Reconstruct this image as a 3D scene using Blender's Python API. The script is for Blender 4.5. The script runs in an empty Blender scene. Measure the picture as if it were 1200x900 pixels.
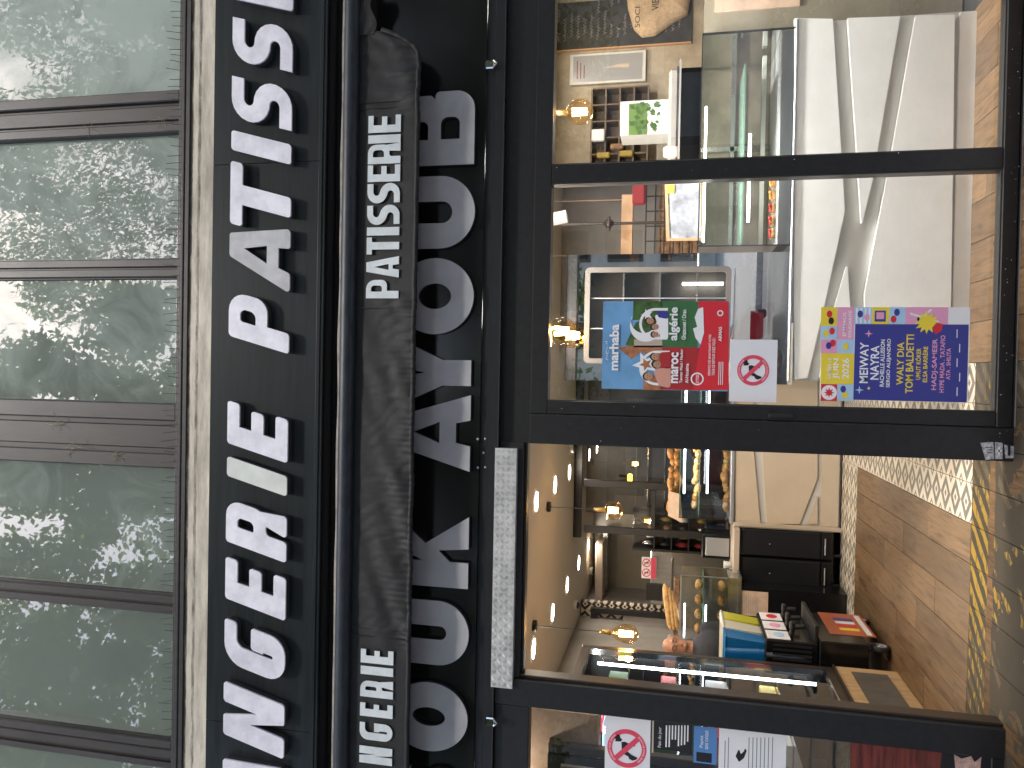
import bpy, bmesh, math, random
from mathutils import Vector, Matrix, noise
from mathutils.geometry import tessellate_polygon
random.seed(7)
sc = bpy.context.scene
col = sc.collection
PI = math.pi

# ---------------- camera ----------------
RT = Vector((0.01885, 0.20879, -0.97778)).normalized()     # camera right = world down (the picture is turned a quarter)
FW = Vector((-0.01450, 0.97791, 0.20854)).normalized()
UP = RT.cross(FW) * 1.0
UP.normalize()
EYE = Vector((0, -4.2, 1.6))
cam = bpy.data.objects.new('camera', bpy.data.cameras.new('camera'))
col.objects.link(cam)
cam.matrix_world = Matrix(((RT.x, UP.x, -FW.x, EYE.x), (RT.y, UP.y, -FW.y, EYE.y), (RT.z, UP.z, -FW.z, EYE.z), (0, 0, 0, 1)))
cam.data.sensor_width = 36
cam.data.lens = 907.2 * 36 / 1200
cam.data.clip_end = 400
cam.data.clip_start = 0.05
sc.camera = cam
F = 907.2

# ---------------- world, sun, exposure ----------------
SUN_EL, SUN_AZ = math.radians(56), math.radians(12)     # azimuth measured from straight in front of the shop, towards its right
w = bpy.data.worlds.new("World"); sc.world = w; w.use_nodes = True
nt = w.node_tree
sky = nt.nodes.new('ShaderNodeTexSky'); sky.sky_type = 'NISHITA'; sky.sun_disc = False
sky.sun_elevation = SUN_EL; sky.sun_rotation = math.radians(180) - SUN_AZ
sky.air_density = 1.0; sky.dust_density = 3.0; sky.ozone_density = 1.0
nt.links.new(sky.outputs[0], nt.nodes['Background'].inputs[0])
nt.nodes['Background'].inputs[1].default_value = 0.15
sl = bpy.data.lights.new('sun', 'SUN'); sl.energy = 1.15; sl.angle = math.radians(5); sl.color = (1, 0.97, 0.93)
so = bpy.data.objects.new('sun', sl); col.objects.link(so)
sd = Vector((math.sin(SUN_AZ) * math.cos(SUN_EL), -math.cos(SUN_AZ) * math.cos(SUN_EL), math.sin(SUN_EL)))
so.rotation_euler = sd.to_track_quat('Z', 'Y').to_euler(); so.location = (2, -8, 14)
sc.view_settings.view_transform = 'Standard'; sc.view_settings.look = 'None'
sc.view_settings.exposure = 0.78; sc.view_settings.gamma = 1

# ---------------- helpers ----------------
def ray(px, py): return FW + RT * ((px - 600) / F) + UP * ((450 - py) / F)
def at(px, py, Y):
    d = ray(px, py); return EYE + d * ((Y - EYE.y) / d.y)
def fl(px, py, z=0.0):
    d = ray(px, py); return EYE + d * ((z - EYE.z) / d.z)
def sidex(px, py, X):
    d = ray(px, py); return EYE + d * ((X - EYE.x) / d.x)
def rect(x0, y0, x1, y1, Y):
    """pixel rectangle (x0<x1 picture left-right, y0<y1) -> X0,X1,Z0,Z1 on plane Y"""
    a, b, c, d = at(x0, y0, Y), at(x1, y0, Y), at(x0, y1, Y), at(x1, y1, Y)
    return ((c.x + d.x) / 2, (a.x + b.x) / 2, (b.z + d.z) / 2, (a.z + c.z) / 2)

MATS = {}
def mat(name, c, rough=.5, metal=0., nz=None, bump=None, emit=None, es=1., coat=0., spec=.5, stretch=(1, 1, 1), c2=None, detail=5.):
    m = bpy.data.materials.new(name); m.use_nodes = True; t = m.node_tree; p = t.nodes['Principled BSDF']
    p.inputs['Base Color'].default_value = (*c, 1); p.inputs['Roughness'].default_value = rough
    p.inputs['Metallic'].default_value = metal; p.inputs['Coat Weight'].default_value = coat
    p.inputs['Specular IOR Level'].default_value = spec
    if emit: p.inputs['Emission Color'].default_value = (*emit, 1); p.inputs['Emission Strength'].default_value = es
    if nz or bump:
        tc = t.nodes.new('ShaderNodeTexCoord'); mp = t.nodes.new('ShaderNodeMapping'); mp.inputs['Scale'].default_value = stretch
        ge = t.nodes.new('ShaderNodeNewGeometry')
        t.links.new(ge.outputs['Position'], mp.inputs[0])
    if nz:
        n = t.nodes.new('ShaderNodeTexNoise'); n.inputs['Scale'].default_value = nz[0]; n.inputs['Detail'].default_value = detail
        n.inputs['Roughness'].default_value = .65
        t.links.new(mp.outputs[0], n.inputs['Vector'])
        r = t.nodes.new('ShaderNodeValToRGB'); t.links.new(n.outputs['Fac'], r.inputs[0])
        a = nz[1]
        c2 = c2 or tuple(x * (1 - a) for x in c)
        r.color_ramp.elements[0].position = .34; r.color_ramp.elements[1].position = .62
        r.color_ramp.elements[0].color = (*c2, 1); r.color_ramp.elements[1].color = (*[min(1, x * (1 + a * .4)) for x in c], 1)
        t.links.new(r.outputs[0], p.inputs['Base Color'])
        mr = t.nodes.new('ShaderNodeMapRange'); mr.inputs[3].default_value = min(1, rough * 1.25); mr.inputs[4].default_value = rough * .8
        t.links.new(n.outputs['Fac'], mr.inputs[0]); t.links.new(mr.outputs[0], p.inputs['Roughness'])
    if bump:
        n2 = t.nodes.new('ShaderNodeTexNoise'); n2.inputs['Scale'].default_value = bump[0]; n2.inputs['Detail'].default_value = 4
        t.links.new(mp.outputs[0], n2.inputs['Vector'])
        b = t.nodes.new('ShaderNodeBump'); b.inputs['Strength'].default_value = bump[1]; b.inputs['Distance'].default_value = .01
        t.links.new(n2.outputs['Fac'], b.inputs['Height']); t.links.new(b.outputs[0], p.inputs['Normal'])
    MATS[name] = m
    return m
def glass(name, refl=.12, tint=(.93, .96, .95), rough=.0, haze=0.0, hazecol=(.5, .55, .53), fm=1.2, hlo=.04):
    m = bpy.data.materials.new(name); m.use_nodes = True; t = m.node_tree; t.nodes.clear()
    o = t.nodes.new('ShaderNodeOutputMaterial'); tr = t.nodes.new('ShaderNodeBsdfTransparent'); tr.inputs[0].default_value = (*tint, 1)
    g = t.nodes.new('ShaderNodeBsdfGlossy'); g.inputs['Roughness'].default_value = rough
    lw = t.nodes.new('ShaderNodeFresnel'); lw.inputs[0].default_value = 1.5
    mt = t.nodes.new('ShaderNodeMath'); mt.operation = 'MULTIPLY_ADD'; mt.inputs[1].default_value = fm; mt.inputs[2].default_value = refl - .045
    t.links.new(lw.outputs[0], mt.inputs[0])
    mt.use_clamp = True
    mx = t.nodes.new('ShaderNodeMixShader'); t.links.new(mt.outputs[0], mx.inputs[0]); t.links.new(tr.outputs[0], mx.inputs[1]); t.links.new(g.outputs[0], mx.inputs[2])
    last = mx.outputs[0]
    if haze:
        ge = t.nodes.new('ShaderNodeNewGeometry')
        n = t.nodes.new('ShaderNodeTexNoise'); n.inputs['Scale'].default_value = 1.9; n.inputs['Detail'].default_value = 7; n.inputs['Distortion'].default_value = 1.6
        n.inputs['Roughness'].default_value = .62
        t.links.new(ge.outputs['Position'], n.inputs['Vector'])
        # the whitewash smears grow thicker towards the right-hand windows
        sx = t.nodes.new('ShaderNodeSeparateXYZ'); t.links.new(ge.outputs['Position'], sx.inputs[0])
        mr = t.nodes.new('ShaderNodeMapRange'); mr.inputs[1].default_value = -1.2; mr.inputs[2].default_value = 2.4; mr.inputs[3].default_value = -.22; mr.inputs[4].default_value = .34
        t.links.new(sx.outputs[0], mr.inputs[0])
        ad = t.nodes.new('ShaderNodeMath'); ad.operation = 'ADD'; t.links.new(n.outputs['Fac'], ad.inputs[0]); t.links.new(mr.outputs[0], ad.inputs[1])
        m2 = t.nodes.new('ShaderNodeMapRange'); m2.inputs[1].default_value = .35; m2.inputs[2].default_value = .85; m2.inputs[3].default_value = hlo; m2.inputs[4].default_value = haze
        t.links.new(ad.outputs[0], m2.inputs[0])
        df = t.nodes.new('ShaderNodeBsdfDiffuse'); df.inputs[0].default_value = (*hazecol, 1)
        mh = t.nodes.new('ShaderNodeMixShader'); t.links.new(m2.outputs[0], mh.inputs[0]); t.links.new(last, mh.inputs[1]); t.links.new(df.outputs[0], mh.inputs[2])
        last = mh.outputs[0]
    t.links.new(last, o.inputs[0]); MATS[name] = m
    return m

class MB:
    """collects geometry in world coordinates, then becomes ONE mesh object"""
    def __init__(s): s.v = []; s.f = []; s.sm = []
    def add(s, vs, fs, smooth=False):
        n = len(s.v); s.v += [tuple(x) for x in vs]; s.f += [[i + n for i in f] for f in fs]; s.sm += [smooth] * len(fs); return s
    def box(s, x0, x1, y0, y1, z0, z1, b=0.0):
        if x0 > x1: x0, x1 = x1, x0
        if y0 > y1: y0, y1 = y1, y0
        if z0 > z1: z0, z1 = z1, z0
        if b <= 0:
            vs = [(x0, y0, z0), (x1, y0, z0), (x1, y1, z0), (x0, y1, z0), (x0, y0, z1), (x1, y0, z1), (x1, y1, z1), (x0, y1, z1)]
            return s.add(vs, [(0, 3, 2, 1), (4, 5, 6, 7), (0, 1, 5, 4), (1, 2, 6, 5), (2, 3, 7, 6), (3, 0, 4, 7)])
        b = min(b, (x1 - x0) * .45, (y1 - y0) * .45, (z1 - z0) * .45)
        vs = []; idx = {}
        for i, (X, sx) in enumerate(((x0, 1), (x1, -1))):
            for j, (Y, sy) in enumerate(((y0, 1), (y1, -1))):
                for k, (Z, sz) in enumerate(((z0, 1), (z1, -1))):
                    for a, q in enumerate(((X, Y + sy * b, Z + sz * b), (X + sx * b, Y, Z + sz * b), (X + sx * b, Y + sy * b, Z))):
                        idx[(i, j, k, a)] = len(vs); vs.append(q)
        fs = []
        for i in (0, 1):
            q = [idx[(i, 0, 0, 0)], idx[(i, 1, 0, 0)], idx[(i, 1, 1, 0)], idx[(i, 0, 1, 0)]]; fs.append(q if i else q[::-1])
            q = [idx[(0, i, 0, 1)], idx[(1, i, 0, 1)], idx[(1, i, 1, 1)], idx[(0, i, 1, 1)]]; fs.append(q[::-1] if i else q)
            q = [idx[(0, 0, i, 2)], idx[(1, 0, i, 2)], idx[(1, 1, i, 2)], idx[(0, 1, i, 2)]]; fs.append(q if i else q[::-1])
        for i in (0, 1):
            for j in (0, 1):
                fs.append([idx[(i, j, 0, 0)], idx[(i, j, 1, 0)], idx[(i, j, 1, 1)], idx[(i, j, 0, 1)]])
                fs.append([idx[(i, 0, j, 0)], idx[(i, 1, j, 0)], idx[(i, 1, j, 2)], idx[(i, 0, j, 2)]])
                fs.append([idx[(0, i, j, 1)], idx[(1, i, j, 1)], idx[(1, i, j, 2)], idx[(0, i, j, 2)]])
                for k in (0, 1): fs.append([idx[(i, j, k, 0)], idx[(i, j, k, 1)], idx[(i, j, k, 2)]])
        return s.add(vs, fs)
    def tube(s, pts, r, n=10, caps=True):
        pts = [Vector(p) for p in pts]; rr = r if isinstance(r, (list, tuple)) else [r] * len(pts)
        vs = []; fs = []
        up = None
        for i, p in enumerate(pts):
            d = (pts[min(i + 1, len(pts) - 1)] - pts[max(i - 1, 0)]).normalized()
            if up is None:
                up = Vector((0, 0, 1)) if abs(d.z) < .9 else Vector((1, 0, 0))
            a = d.cross(up).normalized(); up = a.cross(d).normalized()
            for k in range(n):
                t = 2 * PI * k / n; vs.append(p + (a * math.cos(t) + up * math.sin(t)) * rr[i])
        for i in range(len(pts) - 1):
            for k in range(n):
                fs.append((i * n + k, i * n + (k + 1) % n, (i + 1) * n + (k + 1) % n, (i + 1) * n + k))
        s.add(vs, fs, True)
        if caps:
            s.add(vs[:n], [list(range(n))[::-1]]); s.add(vs[-n:], [list(range(n))])
        return s
    def disc(s, c, axis, r, h, n=20):
        c = Vector(c); a = Vector(axis).normalized(); return s.tube([c, c + a * h], r, n)
    def lathe(s, c, prof, n=20, axis='z'):
        c = Vector(c); vs = []; fs = []
        for (r, z) in prof:
            for k in range(n):
                t = 2 * PI * k / n
                q = (r * math.cos(t), r * math.sin(t), z)
                if axis == 'y': q = (q[0], z, q[1])
                if axis == 'x': q = (z, q[0], q[1])
                vs.append(c + Vector(q))
        for i in range(len(prof) - 1):
            for k in range(n): fs.append((i * n + k, i * n + (k + 1) % n, (i + 1) * n + (k + 1) % n, (i + 1) * n + k))
        return s.add(vs, fs, True)
    def ball(s, c, r, n=12, jit=0., seed=0):
        rx, ry, rz = r if isinstance(r, (tuple, list)) else (r, r, r)
        vs = []; fs = []; m = max(6, n // 2 + 1)
        for i in range(m + 1):
            for k in range(n):
                th = PI * i / m; t = 2 * PI * k / n
                d = Vector((math.sin(th) * math.cos(t), math.sin(th) * math.sin(t), math.cos(th)))
                q = 1 + (jit * noise.noise(d * 2.3 + Vector((seed * 3.1, 0, 0))) if jit else 0)
                vs.append((c[0] + d.x * rx * q, c[1] + d.y * ry * q, c[2] + d.z * rz * q))
        for i in range(m):
            for k in range(n): fs.append((i * n + k, (i + 1) * n + k, (i + 1) * n + (k + 1) % n, i * n + (k + 1) % n))
        return s.add(vs, fs, True)
    def poly(s, loops, Y, d, bev=0.0):
        """loops in X,Z (outer first, then holes); front face at Y, back at Y+d"""
        tris = tessellate_polygon([[Vector((x, z, 0)) for x, z in L] for L in loops])
        flat = [p for L in loops for p in L]; n = len(flat)
        vs = [(x, Y, z) for x, z in flat] + [(x, Y + d, z) for x, z in flat]
        fs = [list(t) for t in tris] + [[i + n for i in t][::-1] for t in tris]
        o = 0
        for L in loops:
            k = len(L)
            for i in range(k): fs.append((o + i, o + (i + 1) % k, o + (i + 1) % k + n, o + i + n))
            o += k
        return s.add(vs, fs)
    def quad(s, a, b, c, d): return s.add([a, b, c, d], [(0, 1, 2, 3)])

def wl(o):
    v = Vector((0, 0, 0))
    while o: v += o.location; o = o.parent
    return v
def setp(o, label=None, cat=None, group=None, kind=None):
    if label: o['label'] = label
    if cat: o['category'] = cat
    if group: o['group'] = group
    if kind: o['kind'] = kind
    return o
def mesh(name, mb, m, fix=True, shift=None):
    me = bpy.data.meshes.new(name)
    vs = mb.v if shift is None else [(x - shift[0], y - shift[1], z - shift[2]) for x, y, z in mb.v]
    me.from_pydata(vs, [], mb.f); me.polygons.foreach_set('use_smooth', mb.sm)
    if fix:
        bm = bmesh.new(); bm.from_mesh(me); bmesh.ops.recalc_face_normals(bm, faces=bm.faces); bm.to_mesh(me); bm.free()
    me.materials.append(MATS[m] if isinstance(m, str) else m)
    return me
def obj(name, mb, m, parent=None, **kw):
    fix = kw.pop('fix', True)
    if parent is None:
        xs = [v[0] for v in mb.v]; ys = [v[1] for v in mb.v]; zs = [v[2] for v in mb.v]
        org = Vector(((min(xs) + max(xs)) / 2, (min(ys) + max(ys)) / 2, min(zs)))
        o = bpy.data.objects.new(name, mesh(name, mb, m, fix, org)); o.location = org
    else:
        o = bpy.data.objects.new(name, mesh(name, mb, m, fix, wl(parent))); o.parent = parent
    col.objects.link(o); return setp(o, **kw)
def thing(name, label, cat, loc, group=None):
    o = bpy.data.objects.new(name, None); o.empty_display_size = .1; o.location = loc; col.objects.link(o)
    return setp(o, label, cat, group)
def dup(o, parent=None):
    c = o.copy(); col.objects.link(c)
    if parent: c.parent = parent
    for ch in list(o.children): dup(ch, c)
    return c
def struct(name, mb, m, parent=None, **kw): return obj(name, mb, m, parent, kind=None if parent else 'structure', **kw)
def pbox(x0, y0, x1, y1, Y, d, b=0.):
    r = rect(x0, y0, x1, y1, Y); return MB().box(r[0], r[1], Y, Y + d, r[2], r[3], b)

TXT = []
def text(parent, s, X0, X1, Z0, Z1, Y, m, ext=.0006, off=0., shear=0., name='lettering'):
    cu = bpy.data.curves.new(name, 'FONT'); cu.body = s; cu.extrude = ext; cu.offset = off; cu.shear = shear
    cu.resolution_u = 3
    t = bpy.data.objects.new('t', cu); col.objects.link(t); TXT.append((t, parent, X0, X1, Z0, Z1, Y, m, name))
def ptext(parent, s, x0, y0, x1, y1, Y, m, **k):
    r = rect(x0, y0, x1, y1, Y); text(parent, s, r[0], r[1], r[2], r[3], Y, m, **k)
def flush_text():
    dg = bpy.context.evaluated_depsgraph_get(); dg.update()
    for t, parent, X0, X1, Z0, Z1, Y, m, name in TXT:
        me = bpy.data.meshes.new_from_object(t.evaluated_get(dg)); me.materials.clear(); me.materials.append(MATS[m])
        if not me.vertices: continue
        xs = [v.co.x for v in me.vertices]; ys = [v.co.y for v in me.vertices]
        a, b, c, d = min(xs), max(xs), min(ys), max(ys); L = wl(parent)
        for v in me.vertices:
            x, y, z = v.co
            v.co = (X0 + (x - a) / (b - a) * (X1 - X0) - L.x, Y - z - L.y, Z0 + (y - c) / (d - c) * (Z1 - Z0) - L.z)
        me.name = name; o = bpy.data.objects.new(name, me); o.parent = parent; col.objects.link(o)
    for q in TXT:
        cu = q[0].data; bpy.data.objects.remove(q[0]); bpy.data.curves.remove(cu)

# ---------------- hand-made heavy letters (unit cap height) ----------------
def rnd(pts, n=5):
    """pts (x,z[,r]) -> polygon with rounded corners"""
    out = []; k = len(pts)
    for i in range(k):
        p = pts[i]; r = p[2] if len(p) > 2 else 0
        P = Vector(p[:2]); A = Vector(pts[i - 1][:2]); B = Vector(pts[(i + 1) % k][:2])
        if r <= 0: out.append((P.x, P.y)); continue
        a = (A - P); b = (B - P); la, lb = a.length, b.length
        if la < 1e-6 or lb < 1e-6: out.append((P.x, P.y)); continue
        a /= la; b /= lb; cosv = max(-.9999, min(.9999, a.dot(b))); ang = math.acos(cosv)
        t = min(r / math.tan(ang / 2), la * .499, lb * .499); rr = t * math.tan(ang / 2)
        c = P + (a + b).normalized() * (rr / math.sin(ang / 2)); s0 = P + a * t - c; s1 = P + b * t - c
        a0 = math.atan2(s0.y, s0.x); a1 = math.atan2(s1.y, s1.x); da = (a1 - a0 + PI) % (2 * PI) - PI
        m = max(2, int(n * abs(da) / (PI / 2)) + 1)
        for j in range(m + 1):
            q = a0 + da * j / m; out.append((c.x + rr * math.cos(q), c.y + rr * math.sin(q)))
    return out
def stroke(cl, hw):
    """open centre line -> closed outline with flat ends"""
    L = []; R = []; n = len(cl)
    for i in range(n):
        a = Vector(cl[max(i - 1, 0)]); b = Vector(cl[min(i + 1, n - 1)]); d = (b - a).normalized(); nn = Vector((-d.y, d.x)); h = hw[i] if isinstance(hw, list) else hw
        p = Vector(cl[i]); L.append(tuple(p + nn * h)); R.append(tuple(p - nn * h))
    return L + R[::-1]
def glyph(ch, W, t, h, r):
    """W width, t stem, h arm height, r corner radius"""
    if ch == 'I': return [rnd([(0, 0, r), (t, 0, r), (t, 1, r), (0, 1, r)])]
    if ch == 'E':
        m = .5; k = h * .5
        return [rnd([(0, 0, r), (W, 0, r), (W, h, r), (t, h), (t, m - k), (W * .93, m - k, r), (W * .93, m + k, r), (t, m + k), (t, 1 - h), (W, 1 - h, r), (W, 1, r), (0, 1, r)])]
    if ch == 'T':
        a = (W - t) / 2
        return [rnd([(a, 0, r), (a + t, 0, r), (a + t, 1 - h), (W, 1 - h, r), (W, 1, r), (0, 1, r), (0, 1 - h, r), (a, 1 - h)])]
    if ch == 'P':
        zb = .36; R = .3
        o = rnd([(0, 0, r), (t, 0, r), (t, zb), (W, zb, R), (W, 1, R), (0, 1, r * 1.3)])
        return [o, rnd([(t * .9, zb + h * .95, .02), (W - t * .76, zb + h * .95, .12), (W - t * .76, 1 - h * .95, .12), (t * .9, 1 - h * .95, .04)])]
    if ch == 'R':
        zb = .36; R = .28
        o = rnd([(0, 0, r), (t, 0, r), (t, zb - .02, .08), (W * .66, zb - .02, .02), (W - t, 0, r), (W + .03, 0, r), (W - t * .12, zb + .08, .03), (W * .98, zb + .16, .16), (W * .98, 1, R), (0, 1, r)]) 
        return [o, rnd([(t * .9, zb + h * .9, .02), (W - t * .8, zb + h * .9, .1), (W - t * .8, 1 - h * .95, .12), (t * .9, 1 - h * .95, .03)])]
    if ch == 'A':
        a = W * .5; q = t * .58
        return [rnd([(0, 0, r), (t * .98, 0, r), (t * 1.1 , .19), (W - t * 1.1, .19), (W - t * .98, 0, r), (W, 0, r), (a + q, 1, r), (a - q, 1, r)]),
                [(a - W * .14 , .19 + h * .95), (a + W * .14, .19 + h * .95), (a, .76)]]
    if ch == 'N':
        return [rnd([(0, 0, r), (t, 0, r), (t, .56), (W - t, 0, r * .6), (W, 0, r), (W, 1, r), (W - t, 1, r), (W - t, .44), (t, 1, r * .6), (0, 1, r)])]
    if ch == 'G':
        R = .3
        return [rnd([(0, 0, R), (W, 0, R * .8), (W, .56, r), (W * .5, .56, r), (W * .5, .56 - h), (W - t, .56 - h), (W - t, h, .06), (t, h, .1), (t, 1 - h, .12), (W, 1 - h, r), (W, 1, r), (0, 1, R)])]
    if ch == 'S':
        q = h / 2; ra = (.5 + q - h) / 2 ; pts = []; hw = []
        zt, zm, zb = 1 - q, .5, q; rr = (zt - zm) / 2
        pts.append((W * .97, zt)); hw.append(q)
        cx = q * 1.35 + rr
        for j in range(0, 11):
            a = PI / 2 + PI * j / 10 * .93; pts.append((cx + rr * math.cos(a) * 1.05, zm + rr + rr * math.sin(a))); hw.append(q * (1 + .3 * math.sin(PI * j / 20)))
        cx2 = W - q * 1.35 - rr
        for j in range(0, 11):
            a = PI / 2 - PI * .07 - PI * j / 10 * .93; pts.append((cx2 + rr * math.cos(a) * 1.05, zb + rr + rr * math.sin(a))); hw.append(q * (1 + .3 * math.cos(PI * j / 20)))
        pts.append((W * .03, zb)); hw.append(q)
        return [stroke(pts, hw)]
    if ch == 'O':
        def ov(rx, rz, n=44, e=2.0): return [(W / 2 + rx * math.copysign(abs(math.cos(2 * PI * i / n)) ** (2 / e), math.cos(2 * PI * i / n)), .5 + rz * math.copysign(abs(math.sin(2 * PI * i / n)) ** (2 / e), math.sin(2 * PI * i / n))) for i in range(n)]
        return [ov(W / 2, .52), ov(W / 2 - t, .52 - h)]
    if ch == 'U':
        R = min(W / 2, .48)
        return [rnd([(0, 1), (0, -.02, R), (W, -.02, R), (W, 1), (W - t, 1), (W - t, h - .02, R - t * .8), (t, h - .02, R - t * .8), (t, 1)], 9)]
    if ch == 'K':
        return [[(0, 0), (t, 0), (t, .25), (t + .14, .4), (W - t * 1.25, 0), (W, 0), (W * .6, .58), (W * .97, 1), (W * .97 - t * 1.25, 1), (t, .6), (t, 1), (0, 1)]]
    if ch == 'Y':
        a = W / 2
        return [[(a - t / 2, 0), (a + t / 2, 0), (a + t / 2, .38), (W, 1), (W - t * 1.15, 1), (a, .62), (t * 1.15, 1), (0, 1), (a - t / 2, .38)]]
    if ch == 'B':
        R = .24
        o = rnd([(0, 0), (W, 0, R), (W, .53, R * .9), (W * .86, .525, .04), (W * .95, .56, R * .8), (W * .95, 1, R), (0, 1)], 7)
        return [o, rnd([(t, h * .85), (W - t, h * .85, .09), (W - t, .45, .09), (t, .45)]), rnd([(t, .62), (W * .95 - t, .62, .08), (W * .95 - t, 1 - h * .85, .08), (t, 1 - h * .85)])]
def put_letter(parent, ch, yl, yr, xb, xt, Y, d, m, t, h, r=0., shear=0., name='letter'):
    """yl: picture y of the letter's left foot, yr: of its rightmost reach; xb/xt picture x of base/top"""
    a = at(xb, yl, Y); b = at(xt, yr, Y); H = b.z - a.z
    W = (b.x - a.x) / H - shear
    loops = glyph(ch, W, t, h, r)
    mb = MB(); mb.poly([[(a.x + (x + shear * z) * H, a.z + z * H) for x, z in L] for L in loops], Y, d)
    return obj(name, mb, m, parent)
# ---------------- materials ----------------
mat('brown_frame', (.048, .042, .039), .42, nz=(9, .35), stretch=(1, 1, .25))
mat('cream_stone', (.66, .60, .49), .8, nz=(7, .38), bump=(60, .3), stretch=(.35, 1, 1.6))
mat('stain', (.05, .045, .04), .9, nz=(20, .5))
mat('sign_black', (.020, .025, .027), .3, nz=(5, .4), stretch=(.4, 1, 5), spec=.35)
mat('sign_side', (.05, .052, .054), .5)
mat('sign_white', (.88, .87, .95), .3, nz=(7, .17), detail=4)
mat('sign_yellowed', (.74, .77, .72), .3, nz=(4.5, .14), detail=3)
mat('sign_grey', (.55, .55, .57), .35, nz=(6, .2))
mat('void_black', (.008, .009, .012), .6)
mat('gloss_black', (.011, .011, .0115), .16, nz=(4, .3), stretch=(.5, 1, 3), spec=.5)
mat('satin_black', (.014, .015, .017), .38, nz=(14, .35), stretch=(.6, 1, .6))
mat('frame_black', (.0155, .015, .0155), .4, nz=(25, .3), bump=(300, .05))
mat('frame_edge', (.05, .045, .04), .4, .3)
mat('tube_steel', (.035, .042, .052), .45, .2, nz=(30, .4), stretch=(.3, 1, 1))
mat('awning_cream', (.26, .23, .19), .85, nz=(12, .4))
mat('valance', (.0115, .0112, .011), .58, bump=(420, .25), nz=(18, .3))
mat('vinyl_white', (.74, .79, .8), .35, nz=(12, .12), bump=(25, .35))
mat('brushed', (.50, .485, .495), .34, .15, nz=(3, .16), stretch=(1, 1, 1))
mat('letter_side', (.02, .02, .022), .5)
mat('chequer', (.72, .71, .69), .34, .35, nz=(14, .25))
mat('bolt', (.6, .6, .62), .3, .9)
mat('wire', (.12, .12, .12), .4, .8)
mat('curtain', (.24, .28, .255), .95, nz=(1.6, .35))
glass('pane_glass', .10, (.96, .97, .965))
glass('upper_glass', .46, (.72, .8, .77), haze=.86, hazecol=(.44, .51, .46), hlo=.36, rough=.012)
glass('case_glass', .07, (.94, .965, .945))
mat('glass_green', (.16, .27, .22), .15)
mat('paper', (.80, .79, .82), .6); mat('poster_navy', (.045, .05, .28), .45); mat('poster_yellow', (.85, .66, .05), .5)
mat('poster_pink', (.80, .36, .55), .5); mat('poster_blue', (.42, .62, .82), .5); mat('poster_red', (.68, .03, .045), .45)
mat('ink_black', (.015, .015, .018), .5); mat('ink_red', (.75, .07, .13), .5); mat('ink_grey', (.25, .25, .27), .6)
mat('print_sky', (.16, .36, .62), .45, nz=(3, .25)); mat('print_green', (.06, .13, .035), .45, nz=(25, .5)); mat('print_grass', (.05, .16, .06), .45)
mat('print_maroon', (.42, .03, .035), .45); mat('print_brick', (.42, .17, .08), .5, nz=(30, .4)); mat('print_skin', (.5, .27, .17), .5)
mat('print_hair', (.03, .02, .015), .5); mat('print_robe', (.66, .32, .24), .5); mat('print_white', (.85, .85, .86), .5)
mat('red_wood_print', (.17, .035, .025), .45, nz=(16, .6), stretch=(.25, 1, 2.5)); mat('onion_print', (.7, .45, .38), .5, nz=(30, .4))
mat('plaster', (.42, .36, .27), .85, nz=(5, .25)); mat('ceiling', (.50, .45, .38), .85)
mat('grey_wall', (.26, .24, .22), .8, nz=(3, .15)); mat('dark_wall', (.10, .085, .07), .8, nz=(4, .3))
mat('counter_white', (.82, .82, .80), .38, nz=(2.5, .07)); mat('counter_groove', (.6, .59, .55), .4)
mat('counter_beige', (.60, .50, .38), .3, nz=(2, .08))
mat('steel', (.5, .49, .46), .25, .9, nz=(4, .2), stretch=(6, 1, .3)); mat('mirror_steel', (.84, .84, .83), .012, 1.0)
mat('chrome', (.7, .7, .7), .12, 1.); mat('grey_alu', (.42, .43, .45), .35, .5)
mat('appliance', (.009, .009, .010), .2); mat('matt_black', (.012, .012, .013), .6)
mat('stone_top', (.5, .42, .34), .4)
mat('chalkboard', (.045, .043, .04), .7, nz=(9, .4)); mat('chalk', (.6, .6, .57), .8)
mat('burlap', (.50, .36, .22), .9, nz=(40, .2), bump=(120, .4)); mat('pine', (.52, .34, .17), .55, nz=(14, .3), stretch=(1, 6, .4))
mat('frame_wood', (.5, .3, .16), .5); mat('pastry', (.56, .27, .08), .5, nz=(30, .55), bump=(60, .5)); mat('bread', (.58, .34, .13), .6, nz=(22, .45), bump=(50, .4))
mat('skin', (.42, .21, .13), .5, nz=(20, .2)); mat('hair_grey', (.30, .28, .26), .8, nz=(60, .4)); mat('shirt_dark', (.03, .034, .045), .8); mat('trousers_dark', (.02, .02, .022), .8)
mat('choc', (.09, .035, .02), .4); mat('tart_red', (.55, .03, .02), .2, nz=(60, .5)); mat('tart_orange', (.75, .30, .04), .3, nz=(40, .4))
mat('paper_brown', (.62, .45, .33), .7, nz=(15, .15)); mat('tiles_cream', (.28, .25, .185), .25, nz=(2, .12))
mat('tank_blue', (.008, .16, .42), .15); mat('tank_yellow', (.55, .52, .05), .2); mat('tank_clear', (.62, .60, .5), .2)
mat('menu_orange', (.48, .12, .05), .4); mat('rubber', (.02, .02, .02), .7); mat('rim_grey', (.45, .45, .45), .35, .6)
mat('leaf_green', (.035, .08, .015), .6); mat('box_green', (.07, .14, .02), .5); mat('pot_white', (.6, .6, .56), .5)
mat('cloth_red', (.22, .015, .02), .8); mat('bright_yellow', (.8, .6, .03), .5)
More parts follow.
